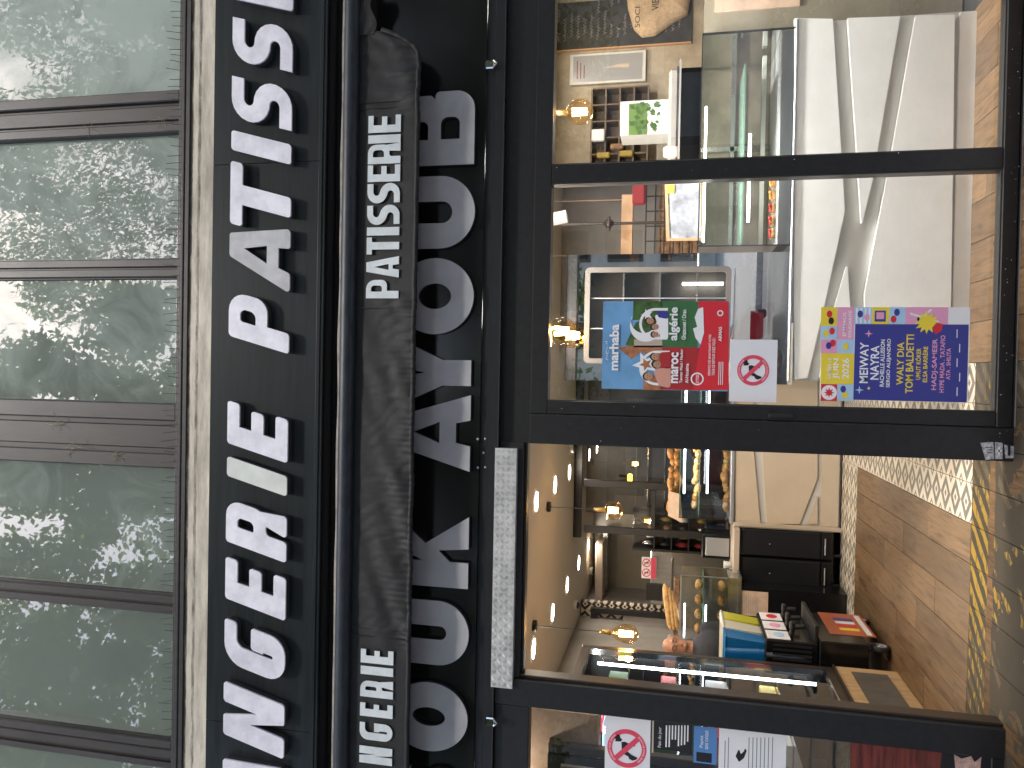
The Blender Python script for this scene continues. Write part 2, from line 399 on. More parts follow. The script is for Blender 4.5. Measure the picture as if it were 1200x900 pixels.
mat('case_base', (.5, .51, .54), .35, .2); mat('case_back', (.17, .145, .105), .35, nz=(5, .4)); mat('end_beige', (.34, .30, .22), .25, nz=(2, .2)); mat('kitchen_dark', (.055, .048, .04), .5, nz=(3, .4)); mat('glossy_print', (.38, .38, .42), .12, nz=(9, .5)); mat('cabinet_frame', (.12, .105, .09), .4); mat('dark_pine', (.13, .09, .055), .6, nz=(14, .3)); mat('goods_brown', (.22, .12, .06), .6, nz=(20, .6)); mat('dull_yellow', (.28, .2, .03), .5)
mat('dark_void', (.035, .032, .03), .7); mat('fridge_dark', (.008, .009, .012), .4); mat('bronze_frame', (.06, .045, .035), .35, .5)
mat('led', (1, 1, 1), .5, emit=(1, .96, .86), es=16); mat('led_cool', (1, 1, 1), .5, emit=(.85, .93, 1), es=7); mat('lens', (1, 1, 1), .5, emit=(1, .9, .72), es=16)
mat('filament', (1, .8, .4), .5, emit=(1, .58, .2), es=32); mat('glow_white', (1, 1, 1), .5, emit=(1, .95, .85), es=3.2)
glass('bulb_glass', .05, (1., .86, .66), fm=.35); mat('brass', (.5, .33, .12), .3, .9)
mat('yellow_lamp', (1, .8, .1), .5, emit=(1, .75, .08), es=2.5)
mat('asphalt', (.28, .28, .28), .85, nz=(20, .3)); mat('pavement_grey', (.42, .42, .43), .8, nz=(12, .3), bump=(80, .3))
mat('joint_dark', (.05, .05, .05), .9); mat('facade_far', (.72, .68, .6), .85, nz=(1, .2)); mat('far_pane', (.03, .035, .04), .12)
mat('car_red', (.6, .015, .03), .18, coat=.7); mat('car_glass', (.01, .012, .014), .06); mat('tyre', (.014, .014, .014), .75); mat('lamp_clear', (.6, .6, .62), .1)
mat('bark', (.13, .11, .085), .9, nz=(8, .4)); mat('leaves', (.12, .20, .06), .55, nz=(1.3, .5), c2=(.055, .10, .03)); mat('leaves_light_', (.26, .34, .08), .5)
def leaf_mat(name, c, ct):
    m = bpy.data.materials.new(name); m.use_nodes = True; t = m.node_tree; t.nodes.clear(); o = t.nodes.new('ShaderNodeOutputMaterial')
    a = t.nodes.new('ShaderNodeBsdfDiffuse'); a.inputs[0].default_value = (*c, 1); b = t.nodes.new('ShaderNodeBsdfTranslucent'); b.inputs[0].default_value = (*ct, 1)
    x = t.nodes.new('ShaderNodeMixShader'); x.inputs[0].default_value = .5; t.links.new(a.outputs[0], x.inputs[1]); t.links.new(b.outputs[0], x.inputs[2]); t.links.new(x.outputs[0], o.inputs[0]); MATS[name] = m
leaf_mat('leaves', (.12, .17, .06), (.22, .32, .08)); leaf_mat('leaves_light', (.2, .28, .07), (.45, .6, .14))
mat('skin_card', (.1, .25, .55), .4)

def wood_mat(name, worn=False):
    m = bpy.data.materials.new(name); m.use_nodes = True; t = m.node_tree; p = t.nodes['Principled BSDF']; N = t.nodes.new; L = t.links.new
    ge = N('ShaderNodeNewGeometry'); oi = N('ShaderNodeObjectInfo')
    mp = N('ShaderNodeMapping'); mp.inputs['Scale'].default_value = (15, 1.5, 1); L(ge.outputs['Position'], mp.inputs[0])
    cx = N('ShaderNodeCombineXYZ'); mm = N('ShaderNodeMath'); mm.operation = 'MULTIPLY'; mm.inputs[1].default_value = 40; L(oi.outputs['Random'], mm.inputs[0]); L(mm.outputs[0], cx.inputs[2])
    va = N('ShaderNodeVectorMath'); L(mp.outputs[0], va.inputs[0]); L(cx.outputs[0], va.inputs[1])
    n = N('ShaderNodeTexNoise'); n.inputs['Scale'].default_value = 2.2; n.inputs['Detail'].default_value = 6; n.inputs['Distortion'].default_value = 1.3; L(va.outputs[0], n.inputs[0])
    r = N('ShaderNodeValToRGB'); L(n.outputs['Fac'], r.inputs[0]); e = r.color_ramp.elements
    e[0].position = .24; e[0].color = (.045, .023, .009, 1); e[1].position = .78; e[1].color = (.215, .128, .060, 1)
    q = e.new(.48); q.color = (.145, .084, .038, 1)
    hs = N('ShaderNodeHueSaturation'); mr = N('ShaderNodeMapRange'); mr.inputs[3].default_value = .72; mr.inputs[4].default_value = 1.2
    L(oi.outputs['Random'], mr.inputs[0]); L(mr.outputs[0], hs.inputs['Value']); L(r.outputs[0], hs.inputs['Color'])
    out = hs.outputs[0]
    if worn:
        sx = N('ShaderNodeSeparateXYZ'); L(ge.outputs['Position'], sx.inputs[0])
        def M(op, a, b=None, c=None):
            k = N('ShaderNodeMath'); k.operation = op
            for i, x in enumerate((a, b, c)):
                if x is None: continue
                if isinstance(x, (int, float)): k.inputs[i].default_value = x
                else: L(x, k.inputs[i])
            return k.outputs[0]
        X, Y = sx.outputs[0], sx.outputs[1]
        wob = N('ShaderNodeTexNoise'); wob.inputs['Scale'].default_value = 9; wob.inputs['Detail'].default_value = 5; L(ge.outputs['Position'], wob.inputs[0])
        fine = N('ShaderNodeTexNoise'); fine.inputs['Scale'].default_value = 30; fine.inputs['Detail'].default_value = 6
        mpf = N('ShaderNodeMapping'); mpf.inputs['Scale'].default_value = (.35, 1.6, 1); mpf.inputs['Rotation'].default_value = (0, 0, .25); L(ge.outputs['Position'], mpf.inputs[0]); L(mpf.outputs[0], fine.inputs[0])
        lo = N('ShaderNodeTexNoise'); lo.inputs['Scale'].default_value = 3.1; lo.inputs['Detail'].default_value = 5; L(ge.outputs['Position'], lo.inputs[0])
        st = M('GREATER_THAN', M('ADD', M('FRACT', M('MULTIPLY', M('ADD', X, M('MULTIPLY', Y, -.9)), 8.5)), M('MULTIPLY', wob.outputs['Fac'], .7)), .86)
        # yellow paint survives in streaks and mostly in the middle of the doorway
        mx1 = N('ShaderNodeMapRange'); mx1.inputs[1].default_value = -.75; mx1.inputs[2].default_value = -.45; mx1.inputs[3].default_value = .40; mx1.inputs[4].default_value = .62; L(X, mx1.inputs[0])
        mx2 = N('ShaderNodeMapRange'); mx2.inputs[1].default_value = -1.15; mx2.inputs[2].default_value = -1.5; mx2.inputs[3].default_value = .0; mx2.inputs[4].default_value = .16; L(X, mx2.inputs[0])
        thr = M('ADD', mx1.outputs[0], mx2.outputs[0])
        sec = M('MULTIPLY', M('LESS_THAN', Y, .2), .10)
        lo2 = N('ShaderNodeTexNoise'); lo2.inputs['Scale'].default_value = 4.3; lo2.inputs['Detail'].default_value = 3; L(ge.outputs['Position'], lo2.inputs[0])
        keep = M('MAXIMUM', M('GREATER_THAN', Y, .2), M('GREATER_THAN', lo2.outputs['Fac'], .54)); st = M('MULTIPLY', st, keep)
        yel = M('MULTIPLY', st, M('GREATER_THAN', fine.outputs['Fac'], M('ADD', thr, sec)))
        tape = N('ShaderNodeMixRGB'); L(yel, tape.inputs[0]); L(st, tape.inputs[0]) if False else None
        dk = N('ShaderNodeMixRGB'); L(st, dk.inputs[0]); dk.inputs[1].default_value = (.045, .038, .027, 1); dk.inputs[2].default_value = (.085, .070, .046, 1)
        L(dk.outputs[0], tape.inputs[1]); tape.inputs[2].default_value = (.27, .18, .025, 1)
        dirt = N('ShaderNodeMixRGB'); dirt.blend_type = 'MULTIPLY'; dirt.inputs[0].default_value = .55; L(tape.outputs[0], dirt.inputs[1]); L(lo.outputs['Fac'], dirt.inputs[2])
        gain = N('ShaderNodeMixRGB'); gain.blend_type = 'MULTIPLY'; gain.inputs[0].default_value = 1; L(dirt.outputs[0], gain.inputs[1]); gain.inputs[2].default_value = (1.45, 1.35, 1.2, 1)
        edge = M('MULTIPLY', M('SUBTRACT', wob.outputs['Fac'], .5), .05)
        Yw = M('ADD', Y, edge)
        b1 = M('MULTIPLY', M('GREATER_THAN', Yw, .245), M('LESS_THAN', Y, .478))
        b2 = M('MULTIPLY', M('LESS_THAN', Yw, .175), M('GREATER_THAN', lo.outputs['Fac'], .415))
        msk = M('MAXIMUM', b1, b2)
        wd = N('ShaderNodeMixRGB'); wd.blend_type = 'MULTIPLY'; wd.inputs[0].default_value = 1; L(out, wd.inputs[1]); wd.inputs[2].default_value = (.8, .78, .76, 1)
        fx = N('ShaderNodeMixRGB'); L(msk, fx.inputs[0]); L(wd.outputs[0], fx.inputs[1]); L(gain.outputs[0], fx.inputs[2]); out = fx.outputs[0]
    L(out, p.inputs['Base Color']); p.inputs['Roughness'].default_value = .7 if worn else .42; p.inputs['Specular IOR Level'].default_value = .25 if worn else .5
    b = N('ShaderNodeBump'); b.inputs['Strength'].default_value = .15; b.inputs['Distance'].default_value = .004; L(n.outputs['Fac'], b.inputs['Height']); L(b.outputs[0], p.inputs['Normal'])
    MATS[name] = m
wood_mat('floor_wood'); wood_mat('floor_taped', True)

def diamond_mat(name, ox, oy, du, dv, light, dark, rough=.35, vertical=None):
    """printed cement tile: rows of diamonds; u = (x-ox)/du, v = (y-oy)/dv"""
    m = bpy.data.materials.new(name); m.use_nodes = True; t = m.node_tree; p = t.nodes['Principled BSDF']; N = t.nodes.new; L = t.links.new
    ge = N('ShaderNodeNewGeometry'); sx = N('ShaderNodeSeparateXYZ'); L(ge.outputs['Position'], sx.inputs[0])
    def M(op, a, b=None):
        k = N('ShaderNodeMath'); k.operation = op
        for i, x in enumerate((a, b)):
            if x is None: continue
            if isinstance(x, (int, float)): k.inputs[i].default_value = x
            else: L(x, k.inputs[i])
        return k.outputs[0]
    a, b = (0, 1) if vertical is None else vertical
    u = M('MULTIPLY', M('SUBTRACT', sx.outputs[a], ox), 1 / du); v = M('MULTIPLY', M('SUBTRACT', sx.outputs[b], oy), 1 / dv)
    f = M('ADD', M('ABSOLUTE', M('SUBTRACT', M('FRACT', u), .5)), M('ABSOLUTE', M('SUBTRACT', M('FRACT', v), .5)))
    # f: 0 at the cell centre, 1 at its corners. centre diamond dark with a light lozenge; corner diamond light with a dark lozenge
    d1 = M('MULTIPLY', M('LESS_THAN', f, .5), M('GREATER_THAN', f, .24)); d2 = M('LESS_THAN', f, .11)
    d3 = M('MULTIPLY', M('GREATER_THAN', f, .80), M('LESS_THAN', f, .90))
    s = M('MAXIMUM', M('MAXIMUM', d1, d2), d3)
    mx = N('ShaderNodeMixRGB'); L(s, mx.inputs[0]); mx.inputs[1].default_value = (*light, 1); mx.inputs[2].default_value = (*dark, 1)
    L(mx.outputs[0], p.inputs['Base Color']); p.inputs['Roughness'].default_value = rough; MATS[name] = m
diamond_mat('cement_tile', -.785, .49, .222, .17, (.66, .58, .47), (.15, .14, .115))
diamond_mat('wall_tile', 0, 0, .16, .16, (.60, .52, .42), (.03, .025, .022), vertical=(0, 2))
diamond_mat('side_tile', 0, 0, .16, .16, (.60, .52, .42), (.03, .025, .022), vertical=(1, 2))

# ---------------- street side: ground, far houses, trees, parked car (seen only as reflections) ----------------
struct('road', MB().box(-60, 60, -60, -2.6, -.16, -.14), 'asphalt')
pv = struct('pavement', MB().box(-20, 20, -2.6, -.34, -.14, -.055), 'pavement_grey')
r_ = random.Random(3)
pcell = .085
for i in range(9):
    for j in range(6):
        x = -2.05 + i * pcell * 1.1 + (j % 2) * .03; y = -.345 - j * pcell
        obj('paver', MB().box(x, x + pcell * 1.02, y - pcell + .008, y, -.0545, -.035 + r_.random() * .004, .006), 'pavement_grey', pv)
struct('kerb', MB().box(-20, 20, -2.75, -2.6, -.14, -.03, .01), 'pavement_grey')
struct('pavement_opposite', MB().box(-60, 60, -60, -12, -.139, -.02), 'pavement_grey')
bt = thing('apartment_building', 'pale stone apartment block across the street behind the trees', 'building', (0, -32, 0))
obj('wall', MB().box(-30, 30, -39, -32, -.1, 11), 'facade_far', bt)
for fz in range(4):
    for k in range(12):
        x = -24 + k * 4.2; z = .8 + fz * 2.5
        wf = obj('window', MB().box(x, x + 1.3, -32, -31.93, z, z + 1.7, .02), 'brown_frame', bt)
        obj('pane', MB().box(x + .1, x + 1.2, -31.93, -31.92, z + .1, z + 1.6), 'far_pane', wf)
def crown_mesh(seed, R, H, n, m, sz):
    rr = random.Random(seed); mb = MB(); cl = [(Vector((rr.gauss(0, .45), rr.gauss(0, .45), rr.uniform(-.95, .95))), rr.uniform(.10, .24)) for _ in range(74)]
    vs = []; fs = []
    for i in range(n):
        c, q = rr.choice(cl); d = Vector((rr.gauss(0, 1), rr.gauss(0, 1), rr.gauss(0, 1))).normalized() * q * rr.random() ** .4
        p = c + d
        p = Vector((p.x * R, p.y * R, p.z * H)); a = Vector((rr.gauss(0, 1), rr.gauss(0, 1), rr.gauss(0, .6))).normalized(); b = a.orthogonal().normalized()
        s = sz * rr.uniform(.6, 1.4); k = len(vs)
        vs += [p - a * s, p + b * s * .5, p + a * s, p - b * s * .5]; fs.append((k, k + 1, k + 2, k + 3))
    me = bpy.data.meshes.new('crown'); me.from_pydata(vs, [], fs); me.materials.append(MATS[m]); return me
cm = crown_mesh(5, 3.6, 6.6, 52000, 'leaves', .085); cm2 = crown_mesh(9, 3.5, 6.2, 12000, 'leaves_light', .08)
tl = ['tall leafy street tree to the left across the road', 'tall leafy street tree straight across the road from the door', 'tall leafy street tree to the right across the road', 'leafy tree farther right across the road']
for i, (x, y, z, s) in enumerate([(-6.2, -11, 10.4, 1.0), (-1.4, -11.6, 11.2, 1.08), (4.2, -11.2, 11.3, 1.08), (9.6, -11.8, 11.0, 1.08)]):
    t = thing('street_tree', tl[i], 'tree', (x, y, 0), 'trees across the road')
    pts = [Vector((x, y, -.02)), Vector((x + .1, y, 3)), Vector((x - .1, y + .1, 6)), Vector((x, y, 9))]
    tb = MB().tube(pts, [.24, .2, .15, .08], 10)
    rr = random.Random(i)
    for k in range(14):
        b0 = Vector((x, y, 4.5 + k * .42)); an = rr.random() * 6.28; l = rr.uniform(1.5, 2.8)
        tb.tube([b0, b0 + Vector((math.cos(an) * l * .5, math.sin(an) * l * .5, .9)), b0 + Vector((math.cos(an) * l, math.sin(an) * l, 2.2))], [.07, .045, .015], 6)
    obj('trunk', tb, 'bark', t)
    for me in (cm, cm2):
        c = bpy.data.objects.new('crown', me); c.parent = t; c.location = (0, 0, z); c.rotation_euler = (0, 0, i * 1.9); c.scale = (s, s, s); col.objects.link(c)

def car(x0, yc, L=4.1, W=1.75):
    """x0: the nose (points to +x)"""
    t = thing('parked_car', 'red hatchback parked at the kerb behind the photographer', 'car', (x0 - L / 2, yc, -.14)); zb = -.14
    P = lambda u, z: (x0 - u, z + zb)
    prof = [(0.02, .32), (0, .5), (.06, .68), (.25, .80), (1.05, .98), (1.75, 1.38), (2.2, 1.46), (3.2, 1.42), (3.75, 1.12), (4.05, 1.0), (4.1, .5), (4.05, .3)]
    low = [(3.72, .3)]
    for wc in (3.25, .82):
        for k in range(9):
            a = PI * k / 8; low.append((wc + .37 * math.cos(a), .3 + .34 * math.sin(a) + .02))
    poly = [P(u, z) for u, z in prof] + [P(u, z) for u, z in low]
    mb = MB()
    tris = tessellate_polygon([[Vector((a, b, 0)) for a, b in poly]]); n = len(poly)
    lay = []
    for f, ins in ((-1, .10), (-.9, .0), (.9, .0), (1, .10)):
        vs = []
        for a, b in poly:
            k = max(0, (b - zb - .9) / .6); yy = yc + f * W / 2 * (1 - .22 * k)
            vs.append((a + (ins if a < x0 - 2 else -ins) * .3, yy, b - (ins * .25 if b > .4 else 0)))
        lay.append(vs)
    V = [v for l in lay for v in l]; fs = [list(q) for q in tris] + [[i + 3 * n for i in q][::-1] for q in tris]
    for l in range(3):
        for i in range(n): fs.append((l * n + i, l * n + (i + 1) % n, (l + 1) * n + (i + 1) % n, (l + 1) * n + i))
    mb.add(V, fs); b = obj('body', mb, 'car_red', t)
    for s in (-1, 1):
        side = yc + s * W / 2
        pts = [P(1.25, 1.0), P(1.8, 1.32), P(2.2, 1.39), P(3.1, 1.35), P(3.5, 1.05)]
        g = MB().add([(a, side * 1 - s * (.02 + .19 * max(0, (z - zb - .9) / .6)) + s * .012, z) for a, z in pts], [list(range(5))]); obj('side_window', g, 'car_glass', t)
        obj('headlight', MB().ball((x0 - .12, side - s * .28, zb + .66), (.12, .2, .08)), 'lamp_clear', t)
        for wc in (.82, 3.25):
            c = (x0 - wc, side - s * .12, zb + .31)
            wh = obj('wheel', MB().lathe(c, [(.2, -.1), (.29, -.11), (.31, -.07), (.31, .07), (.29, .11), (.2, .1)], 28, 'y'), 'tyre', t)
            rm = MB().lathe((c[0], c[1], c[2]), [(.2, s * .09), (.18, s * .095), (.175, s * .05)], 28, 'y').disc((c[0], c[1] + s * .03, c[2]), (0, s, 0), .05, .06, 14)
            for k in range(5):
                a = 2 * PI * k / 5; rm.tube([(c[0], c[1] + s * .07, c[2]), (c[0] + .18 * math.cos(a), c[1] + s * .08, c[2] + .18 * math.sin(a))], .024, 6)
            obj('rim', rm, 'rim_grey', wh)
    obj('windscreen', MB().add([(x0 - 1.1, yc - .62, zb + 1.005), (x0 - 1.1, yc + .62, zb + 1.005), (x0 - 1.72, yc + .55, zb + 1.385), (x0 - 1.72, yc - .55, zb + 1.385)], [(0, 1, 2, 3)]), 'car_glass', t)
    obj('bumper', MB().box(x0 - .12, x0 + .03, yc - .8, yc + .8, zb + .26, zb + .42, .03), 'matt_black', t)
car(1.15, -9.3)

def stained(name, base, z0, z1):
    m = MATS[base].copy(); m.name = name; t = m.node_tree; N = t.nodes.new; L = t.links.new; p = t.nodes['Principled BSDF']
    src = p.inputs['Base Color'].links[0].from_socket
    ge = N('ShaderNodeNewGeometry'); mp = N('ShaderNodeMapping'); mp.inputs['Scale'].default_value = (3, 3, 14); L(ge.outputs['Position'], mp.inputs[0])
    n = N('ShaderNodeTexNoise'); n.inputs['Scale'].default_value = 2.4; n.inputs['Detail'].default_value = 9; n.inputs['Roughness'].default_value = .75; L(mp.outputs[0], n.inputs[0])
    sx = N('ShaderNodeSeparateXYZ'); L(ge.outputs['Position'], sx.inputs[0])
    mr = N('ShaderNodeMapRange'); mr.inputs[1].default_value = z0; mr.inputs[2].default_value = z1; L(sx.outputs[2], mr.inputs[0])
    rp = N('ShaderNodeValToRGB'); e = rp.color_ramp.elements; e[0].position = 0; e[0].color = (.0, .0, .0, 1); e[1].position = 1; e[1].color = (.62, .62, .62, 1)
    for q, v in ((.55, .06), (.66, .5), (.74, .42), (.80, .08), (.93, .12)): k = e.new(q); k.color = (v, v, v, 1)
    L(mr.outputs[0], rp.inputs[0])
    ad = N('ShaderNodeMath'); ad.operation = 'ADD'; L(n.outputs['Fac'], ad.inputs[0]); L(rp.outputs[0], ad.inputs[1])
    m2 = N('ShaderNodeMapRange'); m2.inputs[1].default_value = .78; m2.inputs[2].default_value = 1.12; L(ad.outputs[0], m2.inputs[0])
    mx = N('ShaderNodeMixRGB'); L(m2.outputs[0], mx.inputs[0]); L(src, mx.inputs[1]); mx.inputs[2].default_value = (.07, .06, .045, 1); L(mx.outputs[0], p.inputs['Base Color']); MATS[name] = m
stained('stained_stone', 'cream_stone', at(250.5, 300, -.1).z, at(222, 450, -.1).z)
# ---------------- upper windows ----------------
YU = .06
uw = thing('window_band', 'band of tall dark framed windows above the stone ledge, reflecting trees', 'windows', (0, YU, at(214, 450, YU).z))
zt = 7.2; zbm = at(212, 450, YU).z
def X(y, x=107, Y=YU): return at(x, y, Y).x
for a, b in [(115, 162), (304, 327.5), (470, 543), (687, 710), (853, 884)]:
    xa, xb = X(b), X(a); wd = xb - xa
    mb = MB().box(xa, xb, YU - .015, YU + .06, zbm, zt)
    if wd > .16:
        mb.box(xa, xa + wd * .22, YU - .045, YU - .0155, zbm, zt, .006); mb.box(xb - wd * .26, xb, YU - .05, YU - .0155, zbm, zt, .006)
        mb.box(xa + wd * .3, xa + wd * .66, YU - .03, YU - .0155, zbm, zt, .006)
    else:
        mb.box(xa + .008, xa + wd * .45, YU - .04, YU - .0155, zbm, zt, .005); mb.box(xa + wd * .55, xb - .008, YU - .035, YU - .0155, zbm, zt, .005)
    obj('mullion', mb, 'brown_frame', uw)
obj('bottom_rail', MB().box(-6, 6, YU - .06, YU + .08, zbm - .06, zbm, .008).box(-6, 6, YU - .085, YU - .0605, zbm - .06, zbm - .03, .006), 'brown_frame', uw)
edges = [(-60, 115), (162, 304), (327.5, 470), (543, 687), (710, 853), (884, 1040)]
rg = random.Random(11)
for a, b in edges:
    ti = rg.uniform(-.012, .012); xa, xb = X(b) + .001, X(a) - .001
    v = [(xa, YU + .02 + ti * .2, zbm), (xb, YU + .02 - ti * .2, zbm), (xb, YU + .02 - ti * .2 + .004, zt), (xa, YU + .02 + ti * .2 + .004, zt)]
    g = obj('glass_pane', MB().add(v, [(0, 1, 2, 3)]), 'upper_glass', uw, fix=False)
    cb = MB(); nn = 18                                         # a pale blind hanging in soft folds behind each pane
    vs = []; fs = []
    for k in range(nn + 1):
        xx = xa + (xb - xa) * k / nn; yy = YU + .13 + .012 * math.sin(k * 1.7)
        vs += [(xx, yy, zbm), (xx, yy, zt)]
    for k in range(nn): fs.append((2 * k, 2 * k + 2, 2 * k + 3, 2 * k + 1))
    obj('blind', cb.add(vs, fs), 'curtain', uw)
zl1, zl0 = at(213.5, 450, -.1).z, at(250.5, 300, -.1).z
lg = thing('stone_ledge', 'stained cream stone ledge running between the windows and the sign', 'ledge', (0, -.1, zl0))
obj('stone', MB().box(-6, 6, -.10, .16, zl0, zl1, .008), 'stained_stone', lg)
obj('drip_mould', MB().box(-6, 6, -.108, -.1005, zl1 - .035, zl1 - .006, .003).box(-6, 6, -.105, -.05, zl1 + .001, zl1 + .022, .005), 'brown_frame', lg)
sp = thing('bird_spikes', 'row of thin wire bird spikes along the foot of the upper windows', 'bird spikes', (0, -.04, zl1))
sm = MB(); x = -3.0
while x < 2.8:
    sm.tube([(x, -.045, zl1 + .024), (x + rg.uniform(-.02, .02), -.085, zl1 + rg.uniform(.10, .15))], .0016, 4); sm.ball((x, -.045, zl1 + .028), .005, 6); x += .045
obj('spikes', sm, 'wire', sp, kind='stuff'); obj('spike_strip', MB().box(-3.2, 3.1, -.055, -.035, zl1 + .0225, zl1 + .027), 'tube_steel', sp)

mat('straw', (.38, .30, .18), .8)
for k, (px, py) in enumerate(((65, 496), (88, 524), (132, 538), (105, 150), (185, 140))):
    c = at(px, py, YU - .052); rw = random.Random(50 + k); sm = MB()
    for j in range(7 if k < 3 else 4):
        p = Vector(c) + Vector((rw.uniform(-.02, .02), 0, rw.uniform(-.02, .02))); a = rw.random() * 6.28; pts = [p]
        for q in range(5): a += rw.uniform(-.7, .7); p = p + Vector((math.cos(a) * .014, rw.uniform(-.002, .002), math.sin(a) * .018)); pts.append(p)
        sm.tube(pts, .0011, 4)
    obj('straw_wisp', sm, 'straw', None, label=['largest wisp of straw caught on the wide window mullion', 'small wisp of straw low on the wide window mullion edge', 'wisp of straw at the lower edge of the wide mullion', 'faint straw wisp on the right-hand double mullion', 'straw wisp near the foot of the right-hand double mullion'][k], cat='straw')
# ---------------- sign board BOULANGERIE PATISSERIE ----------------
YS = -.12
z1, z0 = zl0 - .002, at(379, 450, YS).z
sg = thing('sign_board', 'long dark sign board with raised white letters reading BOULANGERIE PATISSERIE', 'sign', (0, YS, z0))
js = [-4.2, at(310, 852, YS).x, at(310, 191, YS).x, 4.2]
for a, b in zip(js, js[1:]):
    obj('panel', MB().box(a + .0015, b - .0015, YS, YS + .02, z0 + .05, z1, .001), 'sign_black', sg)
obj('box', MB().box(-4.2, 4.2, YS + .021, YS + .2, z0 + .004, z1 - .004), 'sign_side', sg)
obj('lower_trim', MB().box(-4.2, 4.2, YS - .012, YS + .02, z0, z0 + .046, .004).box(-4.2, 4.2, YS - .018, YS - .0125, z0 + .02, z0 + .032), 'sign_black', sg)
sc_ = MB(); x = -2.7
while x < 2.6: sc_.disc((x, YS - .0125, z0 + .01), (0, -1, 0), .004, .002, 8); x += .11 + .05 * math.sin(x * 9)
obj('rivets', sc_, 'void_black', sg, kind='stuff')
YL = YS - .052
LT = [('E', 13, -46, 'sign_white'), ('S', 86, 18, 'sign_white'), ('S', 155, 87, 'sign_white'), ('I', 193, 156, 'sign_white'), ('T', 281, 188, 'sign_white'), ('A', 344, 249, 'sign_grey'), ('P', 415, 340, 'sign_white'),
      ('E', 543, 469, 'sign_white'), ('I', 582, 540, 'sign_yellowed'), ('R', 660, 583, 'sign_white'), ('E', 728, 652, 'sign_white'), ('G', 803, 724, 'sign_white'), ('N', 890, 798, 'sign_white'), ('A', 966, 871, 'sign_white')]
SH = .27
for ch, yl, yr, mm in LT:
    ym = (yl + yr) / 2; xb = 343 - 11.5 * ym / 900; xt = 273.5 - 12 * ym / 900
    t, h, r = .30, .2, .05
    o = put_letter(sg, ch, yl, yr, xb, xt, YL, .012, mm, t, h, r, SH)
    # the dark can of the letter behind the face
    a = at(xb, yl, YL); b = at(xt, yr, YL); H = b.z - a.z; W = (b.x - a.x) / H - SH
    mb = MB().poly([[(a.x + (x_ + SH * z_) * H, a.z + z_ * H) for x_, z_ in L] for L in glyph(ch, W, t, h, r)], YL + .0125, .0385)
    obj('letter_side', mb, 'sign_side', o)
obj('recess', MB().box(-4.2, 4.2, .0, .1, at(400, 450, 0).z, z0 - .002), 'void_black', sg)

# ---------------- awning ----------------
YA = -.20
aw = thing('rolled_awning', 'rolled up awning with a black valance lettered BOULANGERIE PATISSERIE', 'awning', (0, YA, at(490, 450, YA).z))
ct = at(406.5, 450, YA)
obj('front_bar', MB().tube([(-4, YA, ct.z), (4, YA, ct.z)], .043, 20), 'tube_steel', aw)
mb = MB(); n = 160; vs = []; fs = []
for i in range(n + 1):
    x = -4 + 8 * i / n; rr_ = .047 + .006 * noise.noise(Vector((x * 3, 0, 0))) 
    for k in range(14):
        a = 2 * PI * k / 14; vs.append((x, YA + .05 + rr_ * math.cos(a), ct.z + .03 + rr_ * math.sin(a)))
for i in range(n):
    for k in range(14): fs.append((i * 14 + k, i * 14 + (k + 1) % 14, (i + 1) * 14 + (k + 1) % 14, (i + 1) * 14 + k))
obj('rolled_cloth', mb.add(vs, fs, True), 'awning_cream', aw)
YV = -.19
zt_, zb_ = at(414, 450, YV).z, at(484, 450, YV).z
xr = at(450, 36, YV).x; xl = -4.0
def fold(x, s):
    """out-of-plane shape of the hanging cloth; s 0 top .. 1 bottom"""
    lettered = max(0, min(1, (x - at(450, 356, YV).x) * 12)) * max(0, min(1, (at(450, 125, YV).x - x) * 12))
    lettered = max(lettered, max(0, min(1, (at(450, 750, YV).x - x) * 12)))
    k = 1 - .93 * lettered
    big = noise.noise(Vector((x * 4 + s * 2.6, s * 1.6, 3))) * .016 + noise.noise(Vector((x * 9 + s * 2, s * 2.6, 8))) * .007 + abs(noise.noise(Vector((x * 14 - s * 2, s * 3.2, 5)))) * -.006 + noise.noise(Vector((x * 45, s * 3, 9))) * .002 + .0028 * math.sin(x * 170 + 9 * noise.noise(Vector((x * 6, 0, 0)))) * s ** 5
    dent = .006 * math.sin(x * 60 + 3 * s) * math.exp(-((x - at(450, 80, YV).x) / .25) ** 2)
    return (big + dent) * k * (0.25 + .75 * s)
mb = MB(); nx, nz_ = 1100, 30; vs = []; fs = []
for i in range(nx + 1):
    x = xl + (xr - xl) * i / nx
    e = max(0, 1 - (xr - x) / .16)                       # the right end lifts in a round corner
    for j in range(nz_ + 1):
        s = j / nz_; zz = zt_ + (zb_ - zt_) * s * (1 - .62 * e ** 2)
        zz += .004 * noise.noise(Vector((x * 7, 1, s))) * s
        vs.append((x, YV + fold(x, s) - .012 * s, zz))
for i in range(nx):
    for j in range(nz_): a = i * (nz_ + 1) + j; fs.append((a, a + 1, a + nz_ + 2, a + nz_ + 1))
va = obj('valance', mb.add(vs, fs, True), 'valance', aw)
pts = []; rad = []
for i in range(0, 700):
    x = xl + (xr - xl) * i / 699; e = max(0, 1 - (xr - x) / .16)
    zz = zt_ + (zb_ - zt_) * (1 - .62 * e ** 2) + .004 * noise.noise(Vector((x * 7, 1, 1)))
    pts.append((x, YV + fold(x, 1) - .016, zz - .006)); rad.append(.014 + .0018 * noise.noise(Vector((x * 30, 0, 0))) + .0012 * math.sin(x * 150) * (.5 + noise.noise(Vector((x * 5, 2, 0)))))
obj('hem', MB().tube(pts, rad, 9), 'valance', va)
